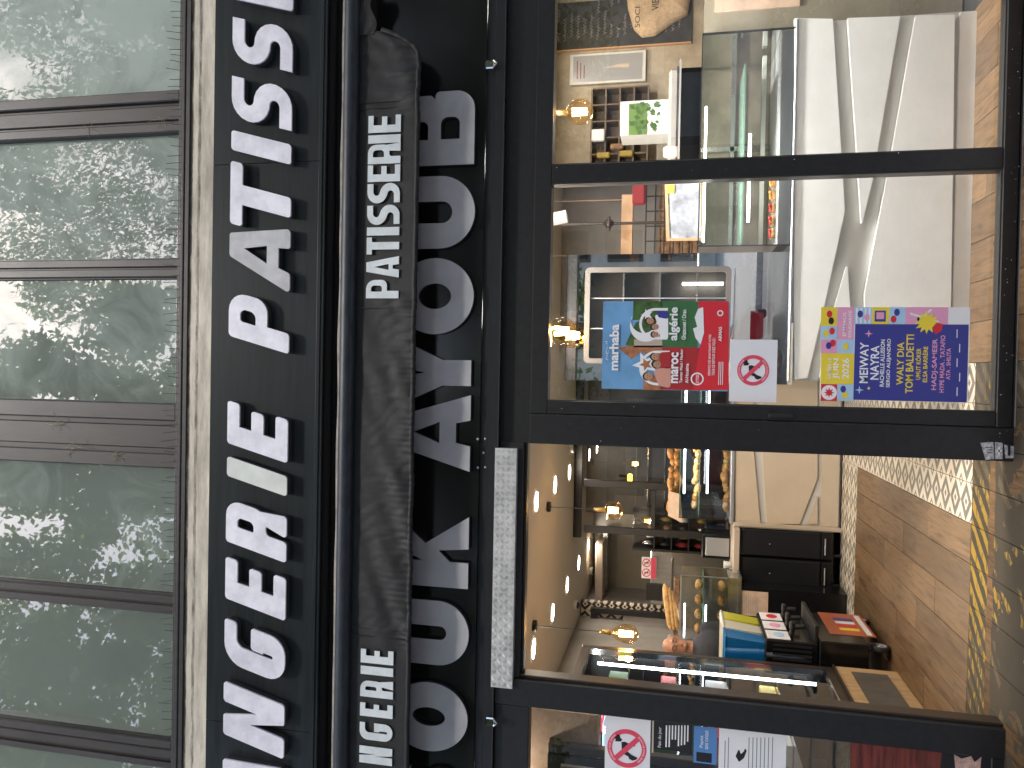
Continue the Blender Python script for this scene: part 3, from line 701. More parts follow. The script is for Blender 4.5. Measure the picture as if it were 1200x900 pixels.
# loose end of cloth hanging past the bar end
mb = MB(); vs = []; fs = []
xa_, xb_ = at(430, 42, YV).x, at(430, -30, YV).x
for i in range(13):
    x = xa_ + (xb_ - xa_) * i / 12
    for j in range(9):
        s = j / 8; vs.append((x, YV - .012 + .01 * noise.noise(Vector((x * 20, s * 3, 5))), zt_ - s * (.088 + .02 * math.sin(i * .8))))
for i in range(12):
    for j in range(8): a = i * 9 + j; fs.append((a, a + 1, a + 10, a + 9))
obj('loose_flap', mb.add(vs, fs, True), 'valance', aw)
for y in (120, 127, 361, 738, 747):
    p = at(450, y, YV).x; obj('stitched_seam', MB().box(p - .0015, p + .0015, YV - .010, YV - .006, zb_ + .01, zt_ - .01), 'satin_black', va)
YT = YV - .018
def vword(lets):
    for ch, yl, yr in lets:
        ym = (yl + yr) / 2; xb = 471.5 - 12.5 * ym / 900; xt = 434 - 13 * ym / 900
        put_letter(aw, ch, yl, yr, xb, xt, YT, .003, 'vinyl_white', {'A': .235, 'I': .24}.get(ch, .215), {'S': .18, 'A': .13}.get(ch, .16), .0, 0)
def lay(word, y0, y1, wd, gap=2.9):
    tot = sum(wd[c] for c in word); k = (y0 - y1 - gap * (len(word) - 1)) / tot; y = y0; out = []
    for c in word:
        q = wd[c] * k; out.append((c, y, y - q)); y -= q + gap
    return out
WD = dict(P=20, A=23, T=18, I=9, S=21, E=17, R=20, N=21, G=21)
vword(lay('PATISSERIE', 349.5, 136, WD)); vword(lay('NGERIE', 898, 760, WD)); vword([('A', 924, 900)])

# ---------------- shop name board SOUK AYOUB ----------------
YF = -.03
zf1, zf0 = z0 - .06, at(563, 450, YF).z
fa = thing('shop_name_board', 'glossy black board with large brushed metal letters reading SOUK AYOUB', 'sign', (0, YF, zf0))
jx = at(550, 185, YF).x
for a, b in ((-4.2, at(550, 520, YF).x), (at(550, 520, YF).x, jx), (jx, 4.2)):
    obj('panel', MB().box(a + .001, b - .001, YF, YF + .03, zf0, zf1, .001), 'gloss_black', fa)
NB = [('S', 975, 893), ('O', 885.5, 795), ('U', 783, 700), ('K', 690.5, 601), ('A', 553, 461), ('Y', 478, 396), ('O', 392, 303), ('U', 290.5, 208), ('B', 192, 110)]
for ch, yl, yr in NB:
    ym = (yl + yr) / 2; xb = 557.5 - 13 * ym / 900; xt = 472 - 13 * ym / 900
    t, h = (.325, .30) if ch in 'OU' else (.33, .23)
    if ch == 'S': h = .26
    o = put_letter(fa, ch, yl, yr, xb, xt, YF - .035, .006, 'brushed', t, h, 0, 0)
    a = at(xb, yl, YF - .035); b = at(xt, yr, YF - .035); H = b.z - a.z; W = (b.x - a.x) / H
    obj('letter_side', MB().poly([[(a.x + x_ * H, a.z + z_ * H) for x_, z_ in L] for L in glyph(ch, W, t, h, 0)], YF - .0285, .0275), 'letter_side', o)

# ---------------- shutter box and head rails ----------------
sb = thing('shutter_box', 'black roller shutter box and rails above the shop windows and door', 'shutter box', (0, 0, 2.5))
za, zb2, zc, zd, ze = at(563, 450, 0).z, at(575, 450, 0).z, at(586, 450, -.03).z, at(590, 450, 0).z, at(612, 450, 0).z
obj('upper_lip', MB().box(-4, 4, -.015, .1, zb2 + .003, zf0 - .002), 'satin_black', sb)
obj('rail', MB().box(-4, 4, -.045, .1, zc, zb2, .006), 'satin_black', sb)
obj('rail_edge', MB().box(-4, 4, -.05, -.0455, zc, zc + .006), 'frame_edge', sb)
for i, y in enumerate((76, 845)):
    p = at(573, y, -.06); b = MB().box(p.x - .022, p.x + .022, -.07, -.046, p.z - .03, p.z + .02, .006).tube([(p.x - .018, -.074, p.z - .03), (p.x, -.078, p.z - .048), (p.x + .018, -.074, p.z - .03)], .006, 8)
    obj('catch', b, 'chrome' , sb, label=('metal catch under the board near the letter B', 'metal catch under the board near the letter O of SOUK')[i])
for (px, py) in ((560, 514.5), (568, 514.5), (560, 548), (568, 548), (566, 531)):
    p = at(px, py, -.03); obj('bolt', MB().lathe((p.x, -.0155 if px > 562 else YF - .0005, p.z), [(.0, -.006), (.006, -.005), (.008, 0)], 10, 'y'), 'bolt', sb)
r = rect(578.5, 525, 603.5, 805, -.035)
cp = thing('chequer_plate', 'strip of silver chequer plate fixed above the open doorway', 'metal plate', ((r[0] + r[1]) / 2, -.035, r[2]))
obj('plate', MB().box(r[0], r[1], -.052, -.0505, r[2], r[3]).box(r[0], r[1], -.0504, .005, r[2] + .0, r[3] - .0), 'chequer', cp)
tb = MB(); cell = .033; nX = int((r[1] - r[0]) / cell); nZ = int((r[3] - r[2]) / cell) + 1
for c in range(nX):
    for q in range(nZ):
        x, z = r[0] + (c + .5) * (r[1] - r[0]) / nX, r[2] + (q + .5) * (r[3] - r[2]) / nZ
        ang = PI / 4 if (c + q) % 2 else -PI / 4; ux, uz = math.cos(ang), math.sin(ang)
        for k in (-2, -1, 0, 1, 2):
            hl = .0135 if abs(k) < 2 else .010; cx, cz = x - uz * k * .0052, z + ux * k * .0052; dx, dz = ux * hl, uz * hl; wx, wz = -uz * .0017, ux * .0017
            tb.add([(cx - dx, -.052, cz - dz), (cx + wx, -.052, cz + wz), (cx + dx, -.052, cz + dz), (cx - wx, -.052, cz - wz), (cx, -.0555, cz)], [(0, 1, 4), (1, 2, 4), (2, 3, 4), (3, 0, 4)])
obj('tread', tb, 'chequer', cp, kind='stuff')

# ---------------- shopfront frames ----------------
def fx(y, x=900, Y=0.): return at(x, y, Y).x
xm0, xm1 = fx(207.5), fx(184.5)            # mullion between the two big panes
xs0, xs1, xs2 = fx(529.5), fx(493), fx(475.5)   # post | stile | pane edge
xj1, xj0 = fx(824), fx(857)
zwt, zwb = at(645.5, 300, 0).z, at(1171, 300, 0).z
XR = 3.4
sf = thing('shop_window', 'big black framed shop window with two panes right of the doorway', 'window', ((xs1 + XR) / 2, 0, .0))
obj('head_rail', MB().box(xs1 + .001, XR, -.02, .07, zwt, zwt + .095, .004).box(xs0, XR, .0, .09, zwt + .0955, zc - .001), 'frame_black', sf)
obj('bottom_rail', MB().box(xs1 + .001, XR, -.02, .07, zwb - .07, zwb, .004), 'frame_black', sf)
obj('sill', MB().box(xs1, XR, -.045, .09, zwb - .16, zwb - .0715, .006), 'frame_black', sf)
obj('mullion', MB().box(xm0, xm1, -.021, .069, zwb + .0005, zwt - .0005, .004), 'frame_black', sf)
obj('mullion_edge', MB().box(xm0 - .006, xm0 - .0005, -.018, .06, zwb + .001, zwt - .001), 'frame_edge', sf)
obj('side_stile', MB().box(xs1 + .002, xs2, -.021, .069, zwb + .0005, zwt - .0005, .004), 'frame_black', sf)
for a, b in ((xs2, xm0 - .006), (xm1, XR)):
    obj('glass_pane', MB().quad((a, .02, zwb), (b, .02, zwb), (b, .02, zwt), (a, .02, zwt)), 'pane_glass', sf, fix=False)
    obj('glazing_bead', MB().box(a, b, -.012, .01, zwb, zwb + .006).box(a, a + .005, -.012, .01, zwb + .0065, zwt), 'frame_edge', sf)
zd1 = at(612, 650, 0).z
dp = thing('door_frame', 'black door frame of the open doorway under the chequer plate', 'door frame', ((xs0 + xj1) / 2, 0, 0))
obj('post', MB().box(xs0, xs1 - .0, -.03, .10, -.02, zwt + .095, .005), 'frame_black', dp, label='right post carrying torn silver stickers near its foot')
obj('post', MB().box(xj0, xj1, -.03, .10, -.02, zc - .001, .005), 'frame_black', dp, label='left post between doorway and side pane')
obj('door_track', MB().box(xj1 + .0005, xj1 + .018, .0, .09, .0, zd1, .003), 'bronze_frame', dp)
obj('lintel', MB().box(xj1, xs0, -.012, .10, zd1, zc - .001, .004), 'frame_black', dp)
obj('lintel_edge', MB().box(xj1 + .02, xs0, .02, .095, zd1 - .015, zd1 - .001, .003), 'frame_edge', dp)
# left pane
z_lb = at(1160, 890, 0).z
lw = thing('side_window', 'black framed side window left of the doorway with notices stuck inside', 'window', (-2.6, 0, 0))
obj('head_rail', MB().box(-3.6, xj0 - .001, -.02, .07, at(620, 860, 0).z, zc - .001, .004), 'frame_black', lw)
obj('bottom_rail', MB().box(-3.6, xj0 - .001, -.02, .07, -.02, z_lb, .004), 'frame_black', lw)
obj('glass_pane', MB().quad((-3.6, .02, z_lb), (xj0, .02, z_lb), (xj0, .02, at(620, 860, 0).z), (-3.6, .02, at(620, 860, 0).z)), 'pane_glass', lw, fix=False)
# stickers on the post foot
mat('sticker_silver', (.6, .6, .62), .35, .3, nz=(60, .6))
st = thing('torn_sticker', 'torn silver sticker remains at the foot of the right door post', 'sticker', tuple(at(1168, 528, -.032)))
for q in ([(1149, 519), (1164, 518), (1165, 538), (1155, 539)], [(1166, 518), (1175, 519), (1175, 538), (1166, 538)], [(1177, 521), (1188, 523), (1188, 537), (1178, 537)]):
    pp = [at(a, b, -.0315) for a, b in q]; obj('scrap', MB().poly([[(p.x, p.z) for p in pp]], -.0315, .001), 'sticker_silver', st)

for q, mm in (([(1168, 527), (1174, 527), (1174, 529.5), (1168, 529.5)], 'print_white'), ([(1169.6, 523.5), (1171.8, 523.5), (1171.8, 533), (1169.6, 533)], 'print_white'), ([(1155, 524), (1163, 523.6), (1163, 524.4), (1155, 524.8)], 'ink_black'), ([(1156, 527), (1163, 526.8), (1163, 527.5), (1156, 527.7)], 'ink_black'), ([(1157, 530), (1163, 530), (1163, 530.7), (1157, 530.7)], 'ink_black'), ([(1181, 522), (1184, 522), (1184, 534), (1181, 534)], 'ink_black')):
    pp = [at(a, b, -.0325) for a, b in q]; obj('printed_mark', MB().poly([[(p.x, p.z) for p in pp]], -.0325 - (.0006 if mm == 'ink_black' else 0), .0005), mm, st)

rs = random.Random(31); dsm = MB()
for k in range(60):
    x = rs.uniform(xs0 + .02, 2.2); z = zwb - rs.uniform(.005, .065) if k < 42 else rs.uniform(.1, 2.3); x = x if k < 42 else rs.choice([rs.uniform(xm0, xm1), rs.uniform(xs0 + .01, xs2 - .01)])
    q = rs.uniform(.0008, .003); dsm.add([(x - q, -.0325, z), (x, -.0325, z - q), (x + q, -.0325, z), (x + q * .3, -.0325, z + q)], [(0, 1, 2, 3)])
obj('dirt_specks', dsm, 'paper', sf, kind='stuff')
p_ = at(915, 487, -.022); obj('lock', MB().box(p_.x - .012, p_.x + .012, -.034, -.0215, p_.z - .06, p_.z + .06, .004), 'matt_black', sf)
ORD = ['leftmost', 'second', 'third', 'fourth', 'fifth', 'sixth', 'seventh', 'eighth', 'rightmost']
# ---------------- interior shell ----------------
floor = struct('floor', MB().box(-3.3, 3.6, -.30, 6.8, -.08, -.012), 'joint_dark')
rf = random.Random(21)
pw = .222; gap = .0016
pcache = {}
def piece(name, x0, x1, y0, y1, m):
    dz = rf.uniform(-.0006, .0006)
    key = (name, round(x1 - x0, 3), round(y1 - y0, 3), m)
    if key not in pcache:
        mb = MB().box(-(x1 - x0) / 2, (x1 - x0) / 2, -(y1 - y0) / 2, (y1 - y0) / 2, -.011, 0, .0012); pcache[key] = mesh(name, mb, m)
    o = bpy.data.objects.new(name, pcache[key]); o.parent = floor
    o.location = Vector(((x0 + x1) / 2, (y0 + y1) / 2, dz)) - floor.location; col.objects.link(o)
YE = .49
for i in range(-11, 13):
    x0 = -.785 + i * pw; x1 = x0 + pw
    if x0 > 2.3 or x1 < -3.25: continue
    off = [.0, .62, .31, .9, .45][i % 5]
    # planks in the threshold strip, with worn tape on them
    if x1 < .2: piece('plank', x0 + gap, x1 - gap, -.295, YE - gap, 'floor_taped')
    else:
        y = -.29 + 0
        cuts = [-.295, .05 + off * .4, .58 + .1]
        for a, b in zip(cuts, cuts[1:]): piece('plank', x0 + gap, x1 - gap, a + gap, b - gap, 'floor_wood')
    if -1 < i < 4:                                       # four columns of cement tiles running into the shop
        y = YE
        while y < 3.9 - .1:
            piece('cement_tile', x0 + gap, x1 - gap, y + gap, min(y + .3, 3.88) - gap, 'cement_tile'); y += .3
    elif x1 <= -.78:
        cuts = [YE]; y = YE - 1.2 + off * 1.2 + .2
        while y < 3.15:
            if y > YE + .12: cuts.append(y)
            y += 1.2
        cuts.append(3.24)
        for a, b in zip(cuts, cuts[1:]): piece('plank', x0 + gap, x1 - gap, a + gap, b - gap, 'floor_wood')
        piece('cement_tile', x0 + gap, x1 - gap, 3.24 + gap, 3.54 - gap, 'cement_tile'); piece('cement_tile', x0 + gap, x1 - gap, 3.54 + gap, 3.88 - gap, 'cement_tile')
struct('ceiling', MB().box(-3.3, 3.6, .11, 6.8, 2.7, 2.85), 'ceiling')
struct('upper_slab', MB().box(-6, 6, .17, 6.8, 2.86, 8), 'dark_wall')
struct('outer_wall', MB().box(3.42, 6, -.0, 6.8, -.1, 2.86).box(-6, -3.62, 0, 6.8, -.1, 2.86), 'dark_wall')
struct('back_wall', MB().box(-3.3, 3.6, 6.6, 6.8, 0, 2.7), 'tiles_cream')
struct('left_wall', MB().box(-3.3, -2.95, .1, 6.6, 0, 2.7), 'grey_wall')
struct('right_wall', MB().box(3.25, 3.42, .1, 6.6, 0, 2.7), 'plaster')
pwall = struct('plaster_wall', MB().box(1.80, 3.25, 2.6, 2.75, 0, 2.7), 'plaster')
struct('grey_recess_wall', MB().box(.2, 1.79, 3.1, 3.2, 0, 2.7), 'grey_wall')
# patterned tile bands
tl_ = thing('patterned_tile_wall', 'wall band of black and cream diamond tiles at the back left of the shop', 'tiles', (-2.4, 5.2, 0))
r = rect(690, 706, 800, 716, 5.2); obj('tile_band', MB().box(-2.95, at(700, 706, 5.2).x, 5.2, 5.3, 1.55, 2.69), 'wall_tile', tl_)
r = rect(697, 716, 800, 757, 5.15); obj('dark_frame', MB().box(r[0], r[1], 5.12, 5.19, r[3] - .02, r[3] + .05).box(r[1] - .06, r[1], 5.12, 5.19, 1.5, r[3] - .021), 'frame_black', tl_)
r2 = rect(730, 722, 800, 757, 5.15); obj('hatch', MB().box(r2[0], r2[1], 5.13, 5.18, 1.5, r2[3]), 'grey_wall', tl_)
sb2 = thing('patterned_tile_frieze', 'frieze of black triangle tiles under the ceiling above the drinks fridge', 'tiles', (-2.9, 1.2, 2.4))
obj('tile_band', MB().box(-2.949, -2.93, .4, 3.2, 2.36, 2.52), 'side_tile', sb2)

# ---------------- ceiling lights ----------------
def area(parent, loc, size, e, c=(1, .87, .72)):
    l = bpy.data.lights.new('lamp_light', 'AREA'); l.shape = 'DISK'; l.size = size; l.energy = e; l.color = c
    o = bpy.data.objects.new('lamp_light', l); o.parent = parent; o.location = Vector(loc) - wl(parent); col.objects.link(o)
def strip(parent, a, b, e, c=(1, .95, .85)):
    l = bpy.data.lights.new('tube_light', 'AREA'); l.shape = 'RECTANGLE'; l.size = (Vector(b) - Vector(a)).length; l.size_y = .02; l.energy = e; l.color = c
    o = bpy.data.objects.new('tube_light', l); o.parent = parent; o.location = (Vector(a) + Vector(b)) / 2 - wl(parent); col.objects.link(o)
    d = (Vector(b) - Vector(a)).normalized()
    if abs(d.z) > .5: o.rotation_euler = (0, PI / 2, 0); o.rotation_euler = Matrix(((0, 0, -.7), (0, 1, 0), (1, 0, 0))).to_euler() if False else (Matrix.Rotation(PI / 2, 3, 'Y')).to_euler()
    return o
dlb = {-1.04: 'right', -2.24: 'left'}
ords = ['nearest', 'second', 'third', 'fourth', 'farthest']
for X_ in (-1.04, -2.24):
    for k in range(5):
        y = 1.97 + k * .985
        if X_ == -1.04 and k > 3: continue
        t = thing('downlight', f'{ords[k]} round ceiling light of the {dlb[X_]} row seen through the doorway', 'ceiling light', (X_, y, 2.7), 'round recessed ceiling lights')
        obj('lens', MB().disc((X_, y, 2.694), (0, 0, 1), .082, .004, 24), 'lens', t); obj('trim', MB().lathe((X_, y, 2.699), [(.083, -.006), (.1, -.004), (.1, 0)], 24), 'ceiling', t)
        area(t, (X_, y, 2.685), .16, 5)
for k, (X_, y) in enumerate([(.9, 1.4), (2.1, 1.4), (.3, 2.5), (2.6, 2.0)]):
    t = thing('downlight', ['round ceiling light above the tall cabinet', 'round ceiling light above the glass pastry case', 'round ceiling light behind the tall cabinet', 'round ceiling light above the chalkboard wall'][k], 'ceiling light', (X_, y, 2.7), 'round recessed ceiling lights')
    obj('lens', MB().disc((X_, y, 2.694), (0, 0, 1), .082, .004, 24), 'lens', t); area(t, (X_, y, 2.685), .16, 5)
for k, (X_, c_) in enumerate([(.35, 'left'), (1.25, 'middle'), (2.15, 'right')]):  # unseen row of lamps added to brighten the counter front
    t = thing('downlight', ['round ceiling light just behind the window glass above the festival poster', 'round ceiling light just behind the window glass at the mullion', 'round ceiling light just behind the window glass before the chalkboard'][k], 'ceiling light', (X_, .28, 2.7), 'round recessed ceiling lights')
    obj('lens', MB().disc((X_, .28, 2.694), (0, 0, 1), .082, .004, 24), 'lens', t); area(t, (X_, .28, 2.685), .16, 33, (1, .98, .95))
t = thing('downlight', 'round ceiling light hidden just behind the side window', 'ceiling light', (-2.5, .8, 2.7), 'round recessed ceiling lights'); obj('lens', MB().disc((-2.35, .07, 2.694), (0, 0, 1), .06, .004, 24), 'lens', t); area(t, (-2.35, .07, 2.685), .1, 9)  # lamp added out of view to brighten the space behind the side window
for k, (px, py) in enumerate([(668, 525), (691, 669), (672, 709)]):
    p = fl(px, py, 2.7); t = thing('ceiling_camera', ['small dome camera on the ceiling right of the lights', 'small dome camera on the ceiling at the back', 'white dome camera on the ceiling by the patterned tiles'][k], 'camera', tuple(p), 'dome cameras on the ceiling')
    obj('housing', MB().disc((p.x, p.y, 2.66), (0, 0, 1), .055, .039, 16), 'pot_white', t); obj('dome', MB().ball((p.x, p.y, 2.66), (.04, .04, .035), 14), 'appliance', t)

def pendant(px, py, Y, r, label, tall=1.0, cord_top=2.7, fil=1.0):
    p = at(px, py, Y)
    t = thing('pendant_bulb', label, 'lamp', (p.x, p.y, p.z), 'hanging filament bulbs')
    obj('cord', MB().tube([(p.x, p.y, cord_top - .0), (p.x, p.y, p.z + r * tall + .08)], .0035, 6), 'matt_black', t)
    obj('ceiling_cap', MB().disc((p.x, p.y, cord_top - .03), (0, 0, 1), .045, .03, 16), 'matt_black', t)
    obj('socket', MB().lathe((p.x, p.y, p.z + r * tall), [(.0, .09), (.013, .085), (.02, .05), (.022, .0), (.018, -.01)], 14), 'brass', t)
    pr = []
    for k in range(13):
        a = PI * k / 12; zz = -math.cos(a) * r * (tall if a > PI / 2 else 1); rr_ = r * math.sin(a) if k < 9 else max(.018, r * math.sin(a) * (1 - .25 * (k - 8) / 4)); pr.append((max(rr_, .001), zz))
    obj('bulb', MB().lathe((p.x, p.y, p.z), pr, 24), 'bulb_glass', t)
    f = MB()
    for k in range(6):
        a = 2 * PI * k / 6; q = r * .30
        f.tube([(p.x + q * math.cos(a), p.y + q * math.sin(a), p.z + r * .55 * tall), (p.x + q * .8 * math.cos(a + .3), p.y + q * .8 * math.sin(a + .3), p.z - r * .45)], .0035 * fil, 6)
    obj('filament', f, 'filament', t)
    l = bpy.data.lights.new('bulb_light', 'POINT'); l.energy = 3.5; l.color = (1, .68, .36); l.shadow_soft_size = .03
    o = bpy.data.objects.new('bulb_light', l); o.parent = t; col.objects.link(o)
pendant(681, 131, 1.0, .085, 'glowing filament bulb hanging in front of the framed poster', 1.25, fil=1.3)
pendant(659, 388, .36, .085, 'glowing filament bulb hanging beside the tall grey cabinet, close to the window', 1.0, fil=1.5)
pendant(719, 598, 2.55, .085, 'glowing round filament bulb hanging in the doorway before the black partition', 1.0, fil=1.1)
pendant(737, 743, 1.95, .075, 'pear-shaped filament bulb hanging above the drinks fridge', 1.9, fil=1.1)

# ---------------- near counter ----------------
YC = .60
xc0, xc1 = at(1000, 447, YC).x, at(1000, 20, YC).x; zc1 = at(931, 200, YC).z; zk = 0
nc = thing('service_counter', 'white counter with raised angular panels and branching grooves behind the big window', 'counter', ((xc0 + xc1) / 2, YC, 0))
obj('carcass', MB().box(xc0, xc1, YC + .03, YC + .62, .0, zc1 - .004), 'counter_groove', nc)
def ppoly(name, pts, Y, d, m, parent, r=.004, **kw):
    P_ = [at(a, b, Y) for a, b in pts]; return obj(name, MB().poly([rnd([(p.x, p.z, r) for p in P_], 3)], Y, d), m, parent, **kw)
ppoly('panel', [(931, 21), (976, 22), (986, 180), (988, 215), (990, 247), (966, 358), (946, 443), (931, 445)], YC, .029, 'counter_white', nc)
ppoly('panel', [(993, 21), (1004, 180), (1009.5, 266), (1024, 205), (1028, 178), (1055, 19)], YC, .029, 'counter_white', nc)
ppoly('panel', [(1073, 18), (1045, 178), (1040, 205), (1013, 345), (1015, 443), (1113, 446), (1117, 180), (1119, 17)], YC, .029, 'counter_white', nc)
ppoly('panel', [(993, 308), (978, 360), (960, 443), (1000, 443), (996, 356)], YC, .029, 'counter_white', nc)
zk = at(1119, 200, YC).z
obj('plinth', MB().box(xc0 + .01, xc1 - .01, YC + .012, YC + .0295, .0, zk - .01), 'counter_white', nc)
for s in (0, 1):   # fine routed lines beside the grooves
    pass
obj('worktop', MB().box(xc0 - .01, xc1 + .01, YC - .01, YC + .64, zc1 - .003, zc1 + .012, .004), 'grey_alu', nc)

# display case on the counter
yr1 = 37; cx0, cx1 = at(875, 287, YC).x, at(875, yr1, YC).x; cz0, cz1 = zc1 + .013, at(822, 150, YC).z
dc = thing('pastry_case', 'glass pastry case with light tubes standing on the white counter', 'display case', ((cx0 + cx1) / 2, YC + .25, cz0))
obj('base', MB().box(cx0, cx1, YC + .02, YC + .55, cz0, cz0 + .075, .004), 'case_base', dc)
obj('front_glass', MB().quad((cx0, YC + .005, cz0), (cx1, YC + .005, cz0), (cx1, YC + .005, cz1), (cx0, YC + .005, cz1)), 'case_glass', dc, fix=False)
obj('end_glass', MB().quad((cx0, YC + .005, cz0), (cx0, YC + .55, cz0), (cx0, YC + .55, cz1), (cx0, YC + .005, cz1)), 'case_glass', dc, fix=False)
obj('end_glass', MB().quad((cx1, YC + .005, cz0), (cx1, YC + .55, cz0), (cx1, YC + .55, cz1), (cx1, YC + .005, cz1)), 'case_glass', dc, fix=False)
obj('top_glass', MB().quad((cx0, YC + .005, cz1), (cx1, YC + .005, cz1), (cx1, YC + .55, cz1), (cx0, YC + .55, cz1)), 'case_glass', dc, fix=False)
obj('edge_frame', MB().box(cx0 - .006, cx0, YC - .003, YC + .012, cz0, cz1 + .006).box(cx1, cx1 + .008, YC - .003, YC + .012, cz0, cz1 + .006).box(cx0, cx1, YC - .003, YC + .01, cz1 + .0005, cz1 + .007), 'matt_black', dc)
obj('back_panel', MB().box(cx0, cx1, YC + .551, YC + .56, cz0, cz1), 'case_back', dc)
obj('rear_post', MB().box(cx0 + .7, cx0 + .73, YC + .5, YC + .55, cz0 + .076, cz1 - .01).box(cx0 + .02, cx0 + .04, YC + .5, YC + .55, cz0 + .076, cz1 - .01).box(cx0, cx1, YC + .5, YC + .53, cz0 + .30, cz0 + .325), 'steel', dc)
zs = at(872, 150, YC + .1).z
obj('glass_shelf', MB().box(cx0 + .02, cx1 - .15, YC + .1, YC + .45, zs - .004, zs + .006), 'glass_green', dc)
zt1 = at(826, 200, YC + .05).z; zt2 = at(878, 200, YC + .12).z
obj('light_tube', MB().tube([(cx0 + .03, YC + .05, zt1), (at(826, 122, YC).x, YC + .05, zt1)], .006, 8), 'led', dc)
strip(dc, (cx0 + .05, YC + .06, zt1 - .012), (cx1 - .4, YC + .06, zt1 - .012), 3.2)
obj('light_tube', MB().tube([(cx0 + .16, YC + .12, zt2), (at(878, 150, YC).x, YC + .12, zt2)], .008, 8), 'led', dc)
pz = cz0 + .076
tr = MB().box(cx0 + .02, cx1 - .03, YC + .30, YC + .34, pz + .05, pz + .075); k = cx0 + .03
while k < cx1 - .05: tr.box(k, k + .008, YC + .298, YC + .2995, pz + .052, pz + .073); k += .02
obj('vent_grille', tr, 'pot_white', dc)
def heap(name, label, grp, items, m, parent=None):
    for i, (c, r_) in enumerate(items):
        o = obj(name, MB().ball(c, r_, 12, .28, i), m, None, label=label[i] if isinstance(label, list) else label, cat='pastry', group=grp)
tart = []
for i in range(5):
    q = at(910, 214 + i * 15, YC + .12); tart.append(q)
for i, q in enumerate(tart):
    lb = ['orange fruit tart at the mullion end of the pastry case', 'orange fruit tart beside the end one', 'red fruit tart in the middle of the pastry case', 'red berry tart next to the last one', 'red berry tart nearest the tall cabinet'][i]
    t = thing('fruit_tart', lb, 'tart', (q.x, q.y, pz), 'fruit tarts in the pastry case')
    obj('crust', MB().lathe((q.x, q.y, pz), [(.0, .0), (.028, .0), (.036, .022), (.032, .022), (.03, .015), (0, .015)], 18), 'bread', t)
    mb = MB()
    for j in range(9):
        a = j * 2.4; rr_ = .009 * math.sqrt(j); mb.ball((q.x + rr_ * math.cos(a), q.y + rr_ * math.sin(a), pz + .024 + .003 * (j % 3)), .0095, 8, .2, j)
    obj('fruit', mb, 'tart_orange' if i < 2 else 'tart_red', t)
# right of the case: beige cabinet end with a picture
r = rect(822, -40, 936, 30, YC + .2); cb = thing('end_cabinet', 'beige cabinet end right of the pastry case with warm reflections', 'cabinet', (r[1], YC + .2, 0))
obj('side', MB().box(xc1 + .03, 3.2, YC + .25, YC + .3, 0, at(826, 10, YC + .2).z), 'end_beige', cb)
obj('edge', MB().box(xc1 + .015, xc1 + .03, YC + .2, YC + .3, 0, at(826, 10, YC + .2).z), 'steel', cb)
r = rect(838, -30, 938, 9, YC + .22); obj('food_picture', MB().box(r[0], r[1], YC + .235, YC + .248, r[2], r[3]), 'paper_brown', cb)

# ---------------- things on the plaster wall ----------------
YP = 2.58
r = rect(640, -60, 811, 55, YP); ck = thing('chalkboard', 'black chalkboard full of handwriting high on the plaster wall', 'chalkboard', ((r[0] + r[1]) / 2, YP, r[2]))
obj('board', MB().box(r[0], r[1], YP - .01, YP + .019, r[2], r[3]), 'chalkboard', ck); obj('frame_edge', MB().box(r[0] - .012, r[0] - .0005, YP - .014, YP + .019, r[2], r[3]), 'frame_wood', ck)
rc = random.Random(4); mb = MB(); z = r[3] - .06
while z > r[2] + .05:
    x = r[0] + .06 + rc.uniform(0, .1)
    while x < r[1] - .1:
        n = rc.randint(4, 9); pts = []
        for k in range(n * 3): pts.append((x + k * .008, YP - .0125, z + .018 * math.sin(k * 1.9 + rc.random()) * rc.uniform(.4, 1)))
        mb.tube(pts, .0016, 4); x += n * .024 + rc.uniform(.03, .22)
        if rc.random() < .18: break
    z -= .058
obj('chalk_writing', mb, 'chalk', ck, kind='stuff')
pts = [(731, -60), (735, 5), (742, 30), (752, 40), (768, 38), (790, 22), (806, 13), (818, -60)]
P_ = [at(a, b, YP - .1) for a, b in pts]
vs = []; fs = []; n = 14
bg = thing('burlap_sack', 'printed beige burlap sack hanging over the corner of the chalkboard', 'sack', (P_[3].x, YP - .1, P_[3].z))
outl = rnd([(p.x, p.z, .03) for p in P_], 4); cxm = sum(a for a, b in outl) / len(outl); czm = sum(b for a, b in outl) / len(outl)
L_ = []
SL = ((1, YP - .02), (1, YP - .05), (.95, YP - .085), (.85, YP - .105), (.7, YP - .118), (.52, YP - .125), (.32, YP - .13), (.14, YP - .131), (.0, YP - .131))
for k, (s, yy) in enumerate(SL):
    L_ += [(cxm + (a - cxm) * s, yy + (.03 if k > 1 else .01) * noise.noise(Vector((a * 11 * s + 3, b * 7 * s, .5))), czm + (b - czm) * s) for a, b in outl]
n = len(outl); mb = MB(); f_ = []
for k in range(len(SL) - 1):
    for i in range(n): f_.append((k * n + i, k * n + (i + 1) % n, (k + 1) * n + (i + 1) % n, (k + 1) * n + i))
obj('sack', mb.add(L_, f_, True), 'burlap', bg)
ptext(bg, 'SOCI', 744, 8, 750, 32, YP - .15, 'ink_black'); ptext(bg, 'VIEIL', 764, -8, 772, 12, YP - .15, 'ink_black')
r = rect(668, 62, 757, 98, YP); pf = thing('framed_poster', 'pale framed poster with red script on the plaster wall beside the bulb', 'picture', ((r[0] + r[1]) / 2, YP, r[2]))
obj('frame', MB().box(r[0], r[1], YP - .015, YP + .018, r[2], r[3], .004), 'pot_white', pf); obj('print', MB().box(r[0] + .02, r[1] - .02, YP - .0165, YP - .0155, r[2] + .03, r[3] - .03), 'grey_alu', pf)
